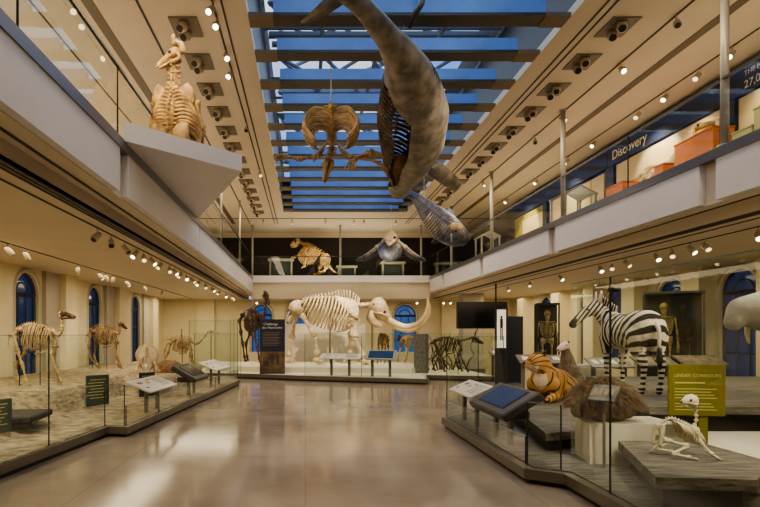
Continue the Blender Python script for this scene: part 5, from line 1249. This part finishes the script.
MB().bb((-.28, -.22, 0), (.28, .22, .88), 0, .01).build('carcass', 'recess', e); MB().bb((-.25, -.232, .08), (.25, -.221, .82), 0, .004).build('door', 'plinth_white', e)

# ---- upper right gallery exhibits
XG = 8.05
def header(y0, y1, label, txt=None):
    e = empty('gallery_header', label, 'sign', (XG, (y0 + y1) / 2, 6.1)); L = (y1 - y0) / 2
    MB().bb((0, -L, 0), (.12, L, .48)).build('board', 'blue_header', e)
    if txt:
        for s_, sz, yy, z, m_ in txt: text(s_, sz, m_, e, (-.004, yy, z), (PI / 2, 0, -PI / 2))
    return e
header(7.2, 9.98, 'deep blue gallery header with white lettering at the right edge', [('THE MORE THAN', .13, .95, .30, 'letters'), ('27,000', .20, .95, .07, 'letters')])
header(10.0, 13.86, 'deep blue gallery header with cream script over the orange block', [('Discovery', .34, 3.65 - 1.93, .12, 'letters_gold')])
header(13.88, 17.55, 'deep blue gallery header over the row of cream picture panels')
header(17.57, 20.2, 'deep blue gallery header over the yellow green mural')
for i, (y0, y1) in enumerate(((9.78, 10.12), (13.62, 13.98), (17.4, 17.68))):
    o = MB().bb((XG + .01, y0, ZB - .01), (XG + .16, y1, 6.09)).build('gallery_pier', 'blue_header'); tag(o, 'deep blue pier between upper right exhibits, %s from the camera' % ordn[i], 'pier')
def mural(label, y0, y1, m, x=8.13, z1=6.085):
    e = empty('mural_panel', label, 'mural', (x, (y0 + y1) / 2, ZB - .01)); L = (y1 - y0) / 2
    MB().bb((0, -L, 0), (.06, L, z1 - ZB)).build('board', m, e); return e, L
e, L = mural('cream mural with sketched brown hillside behind the orange block', 10.14, 13.6, 'mural_cream')
b = MB(); pr = []
for i in range(25):
    t = i / 24; pr.append((-L + 2 * L * t, 1.62 - .52 * t + .07 * math.sin(11 * t) + .05 * math.sin(23 * t)))
b.add([(-.012, y, .0) for y, z in pr] + [(-.012, y, z) for y, z in pr], [(i, i + 1, 26 + i, 25 + i) for i in range(24)]); b.build('pictured_hillside', 'mural_hill', e)
e, L = mural('cream mural beside the sage blocks at the right edge', 7.3, 9.76, 'mural_cream')
e, L = mural('yellow green meadow mural farthest along the right gallery', 17.7, 20.2, 'mural_green', 8.13)
MB().bb((-.01, -L, 1.0), (0, L * .4, 1.6)).build('pictured_sky', 'mural_cream', e)
e, L = mural('deep blue wall behind the row of cream picture panels', 14.0, 17.38, 'blue_header', 8.13)
for i, y in enumerate((14.35, 15.0, 15.75, 16.7)):
    o = MB().bb((-.03, -.30 + .0 * i, -.5), (.03, .30, .5)).build('picture_panel', 'mural_cream'); o.location = (8.09, y, 5.50); tag(o, 'cream picture panel on the upper right blue wall, %s from the camera' % ordn[i], 'picture')
def block(name, label, y0, y1, x0, x1, z1, m):
    e = empty(name, label, 'display block', ((x0 + x1) / 2, (y0 + y1) / 2, ZB - .02)); a, c = (x1 - x0) / 2, (y1 - y0) / 2
    MB().bb((-a, -c, 0), (a, c, z1 - ZB), 0, .015).build('body', m, e); MB().bb((-a - .01, -c - .01, z1 - ZB), (a + .01, c + .01, z1 - ZB + .03), 0, .006).build('top', m, e); return e
block('display_block', 'large orange display block in front of the cream hillside mural', 9.72, 10.76, 7.62, 8.03, 5.56, 'orange')
block('display_block', 'small orange display block at the far end of the hillside mural', 12.5, 13.2, 7.62, 8.03, 5.34, 'orange')
block('display_block', 'sage green display block at the right edge, taller of two', 8.35, 8.85, 7.62, 8.03, 5.50, 'sage')
block('display_block', 'sage green display block beside the blue pier, lower of two', 8.88, 9.3, 7.62, 8.03, 5.25, 'sage')
def skull_bit(label, y, x, z, m):
    e = empty('displayed_skull', label, 'skull', (x, y, z), -PI / 2); hoof_skull(e, (-.2, 0, .12), .5, m)
skull_bit('small pale skull resting on the large orange block', 10.25, 7.83, 5.65, 'bone_gold')
block('small_display_box', 'small reddish box in front of the sketched hillside', 11.2, 11.5, 7.7, 8.0, 5.35, 'orange')
def gabled(label, x, y, w, h):
    e = empty('gabled_case', label, 'glass case', (x, y, ZB - .02)); b = MB()
    for a in (-1, 1):
        for c in (-1, 1): b.bb((a * w / 2 - .025, c * w / 2 - .025, 0), (a * w / 2 + .025, c * w / 2 + .025, h))
    b.build('frame', 'steel', e)
    b = MB(); rz = h + w * .3
    for c in (-1, 1): b.tube([(-w / 2 - .05, c * w / 2, h), (0, c * w / 2, rz), (w / 2 + .05, c * w / 2, h)], .035, 6)
    b.add([(-w / 2, -w / 2, h), (0, -w / 2, rz), (0, w / 2, rz), (-w / 2, w / 2, h), (w / 2, -w / 2, h), (w / 2, w / 2, h)], [(0, 1, 2, 3), (1, 4, 5, 2)]); b.build('roof', 'steel', e)
    MB().bb((-w / 2, -w / 2 - .004, .05), (w / 2, -w / 2 + .004, h)).build('pane', 'glass_green', e); MB().bb((-w / 2 + .03, -w / 2 + .03, 0), (w / 2 - .03, w / 2 - .03, .4)).build('plinth', 'case_dark', e)
gabled('small gabled glass case near the far end of the right balcony', 6.75, 19.3, .65, .95)
gabled('larger gabled glass case before the row of cream picture panels', 7.35, 14.3, .8, 1.15)
# ---- back gallery display stands
def stand(label, px0, px1, py, Y=25.9):
    w = (px1 - px0) * Y / F; c = P((px0 + px1) / 2, py, Y); e = empty('display_stand', label, 'display stand', (c.x, Y, ZB - .06)); h = c.z - ZB + .06
    MB().bb((-w / 2, -.22, h - .12), (w / 2, .22, h), 0, .01).build('top', 'stand_paint', e)
    for x in (-1, 1): MB().bb((x * (w / 2 - .12) - .04, -.18, 0), (x * (w / 2 - .12) + .04, .18, h - .12)).build('leg', 'stand_paint', e)
    MB().bb((-w / 2 + .2, .1, .1), (w / 2 - .2, .13, h - .13)).build('back_panel', 'green_panel', e)
stand('pale display stand on the back balcony left of the sloth skeleton', 268, 294, 259)
stand('pale display stand on the back balcony right of the sloth skeleton', 336, 357, 266)
stand('pale display stand on the back balcony under the winged sea mammal', 380, 405, 262)
stand('pale display stand on the back balcony at the right end', 434, 456, 263)
# ---- wedge ledge
trim(MB().prism([(-2.445, 7.0), (-1.02, 8.35), (-2.445, 11.8)], 4.285, 4.55), 'fascia', 'white wedge shaped ledge projecting from the left balcony', 'ledge')

# ================================================================ LIGHT AND CAMERA
def lamp(kind, loc, energy, color, size=.5, rot=None, target=None, spot=None, sizey=None, blend=.5, name='light'):
    l = bpy.data.lights.new(name, kind); l.energy = energy; l.color = color
    if kind == 'AREA':
        l.size = size
        if sizey: l.shape = 'RECTANGLE'; l.size_y = sizey
    else: l.shadow_soft_size = size
    if kind == 'SPOT': l.spot_size = spot; l.spot_blend = blend
    o = bpy.data.objects.new(name, l); COL.objects.link(o); o.location = loc
    if target is not None: o.rotation_euler = (V(target) - V(loc)).to_track_quat('-Z', 'Y').to_euler()
    elif rot: o.rotation_euler = rot
    return o
WARM = (1, .80, .56); WARM2 = (1, .86, .66); YEL = (1, .83, .55)
w = bpy.data.worlds.new('dusk sky'); S.world = w; w.use_nodes = True
bg = w.node_tree.nodes['Background']; tcw = w.node_tree.nodes.new('ShaderNodeTexCoord'); nz = w.node_tree.nodes.new('ShaderNodeTexNoise'); nz.inputs['Scale'].default_value = 3
rw = w.node_tree.nodes.new('ShaderNodeValToRGB'); rw.color_ramp.elements[0].color = (.16, .34, .78, 1); rw.color_ramp.elements[1].color = (.85, .92, 1, 1); rw.color_ramp.elements[0].position = .38; rw.color_ramp.elements[1].position = .6
w.node_tree.links.new(tcw.outputs['Generated'], nz.inputs[0]); w.node_tree.links.new(nz.outputs[0], rw.inputs[0]); w.node_tree.links.new(rw.outputs[0], bg.inputs[0]); bg.inputs[1].default_value = 1.1

# added fill under the balconies: broad area lamps without fixtures
lamp('AREA', (-5.3, 10, 3.32), 230, YEL, 1.2, (0, 0, 0), sizey=18)
lamp('AREA', (8.3, 11, 3.32), 260, YEL, 1.2, (0, 0, 0), sizey=18)
lamp('AREA', (1.6, 25.6, 3.2), 40, YEL, 8, (0, 0, 0), sizey=.8)
lamp('AREA', (-5.0, 23.5, 3.3), 120, YEL, 3.5, (0, 0, 0), sizey=2.5)
lamp('AREA', (9.0, 22.0, 3.3), 120, YEL, 2.4, (0, 0, 0), sizey=6)
lamp('AREA', (CX, 11.5, 8.1), 340, (.55, .72, 1), 4.6, (0, 0, 0), sizey=18, name='daylight')
# nave wash from the two rows of recessed lamps
for x in (-1.98, 5.17):
    lamp('AREA', (x, 8, 6.58), 260, WARM, .5, (0, 0, 0), sizey=20)
    lamp('AREA', (x, 18, 6.58), 160, WARM, .5, (0, 0, 0), sizey=8)
# added upward fill on the upper ceilings, standing in for bounced light
lamp('AREA', (-5.0, 11, 4.5), 145, WARM2, 1.5, (PI, 0, 0), sizey=20)
lamp('AREA', (7.0, 12, 4.45), 60, WARM2, .8, (PI, 0, 0), sizey=16)
lamp('AREA', (1.6, 25.0, 4.6), 60, WARM2, 6, (PI, 0, 0), sizey=.6)
lamp('AREA', (1.6, 22.6, 3.5), 60, WARM2, 6, (PI, 0, 0), sizey=1.5)
# specimen spots
def sp_(loc, tgt, e, ang=.5, c=WARM2, size=.06): lamp('SPOT', loc, e, c, size, None, tgt, ang, None, .6, 'specimen spot')
sp_((-1.0, 17.2, 6.6), (.5, 21.6, 1.8), 1500, .6); sp_((3.2, 17.0, 6.6), (2.6, 21.6, 2.0), 1700, .6); sp_((1.2, 18.2, 6.6), (1.2, 24, 1.2), 1000, .6)
sp_((-4.4, 8.0, 3.2), (-5.4, 10.6, 1.4), 260, .9); sp_((-4.6, 13.2, 3.2), (-6.0, 15.6, 1.4), 240, .9); sp_((-3.2, 11.8, 3.2), (-4.15, 13.9, .9), 160, .7); sp_((-3.3, 16.6, 3.2), (-4.3, 18.9, 1.2), 220, .8); sp_((-3.4, 6.3, 3.2), (-4.6, 8.2, .4), 200, 1.1)
sp_((-3.37, 6.0, 6.5), (-1.95, 8.1, 5.4), 420, .6, WARM); sp_((-.9, 5.2, 6.5), (-1.95, 8.1, 5.6), 260, .5, WARM)
sp_((6.4, 6.0, 3.2), (5.4, 8.6, 1.7), 190, .9); sp_((4.9, 7.0, 3.3), (4.1, 9.3, .8), 170, .6); sp_((3.4, 3.4, 3.3), (3.8, 5.3, .7), 240, .7); sp_((5.6, 4.2, 3.2), (4.8, 5.6, .5), 140, 1.0); sp_((5.6, 4.6, 3.2), (5.8, 6.9, 1.9), 60, .7)
sp_((3.2, 4.4, 3.4), (3.6, 6.2, .9), 130, .6); sp_((6.5, 10, 3.2), (8.5, 12.3, 1.6), 140, .6)
sp_((.3, 6.4, 4.6), (.45, 9.7, 5.3), 120, .7, WARM); sp_((-1.0, 7.0, 4.7), (1.4, 10.3, 5.4), 160, .5, WARM); sp_((4.7, 7.4, 6.4), (2.4, 10.2, 5.4), 240, .7, WARM2)
sp_((1.5, 22.8, 6.5), (.6, 25.3, 5.0), 420, .7, WARM); sp_((3.6, 17.5, 6.5), (3.4, 20.4, 5.1), 200, .7, WARM2); sp_((4.7, 12.2, 6.5), (3.9, 14.8, 5.0), 160, .7)
sp_((7.3, 11.8, 6.4), (8.6, 12.0, 5.2), 150, 1.4, YEL); sp_((7.3, 8.6, 6.4), (8.6, 8.9, 5.2), 90, 1.4, YEL); sp_((7.3, 15.6, 6.4), (8.6, 15.6, 5.2), 90, 1.4, YEL); sp_((7.2, 18.6, 6.4), (8.4, 18.9, 5.2), 130, 1.4, YEL); sp_((7.3, 10.4, 6.4), (8.4, 10.8, 5.0), 70, 1.2, YEL)

cd = bpy.data.cameras.new('camera'); cam = bpy.data.objects.new('camera', cd); COL.objects.link(cam)
cam.location = (0, 0, H); cam.rotation_euler = (PI / 2, 0, 0); cd.sensor_width = 36; cd.lens = F / 760 * 36
cd.shift_x = (380 - VPX) / 760; cd.shift_y = (VPY - 253.5) / 760; cd.clip_start = .05; cd.clip_end = 200
S.camera = cam
try:
    S.cycles.transparent_max_bounces = 40; S.cycles.max_bounces = 7; S.cycles.caustics_reflective = False; S.cycles.caustics_refractive = False; S.cycles.sample_clamp_indirect = 6; S.cycles.use_denoising = True
except Exception: pass
S.view_settings.view_transform = 'AgX'
try: S.view_settings.look = 'AgX - Medium High Contrast'
except Exception: pass
S.view_settings.exposure = 0.0
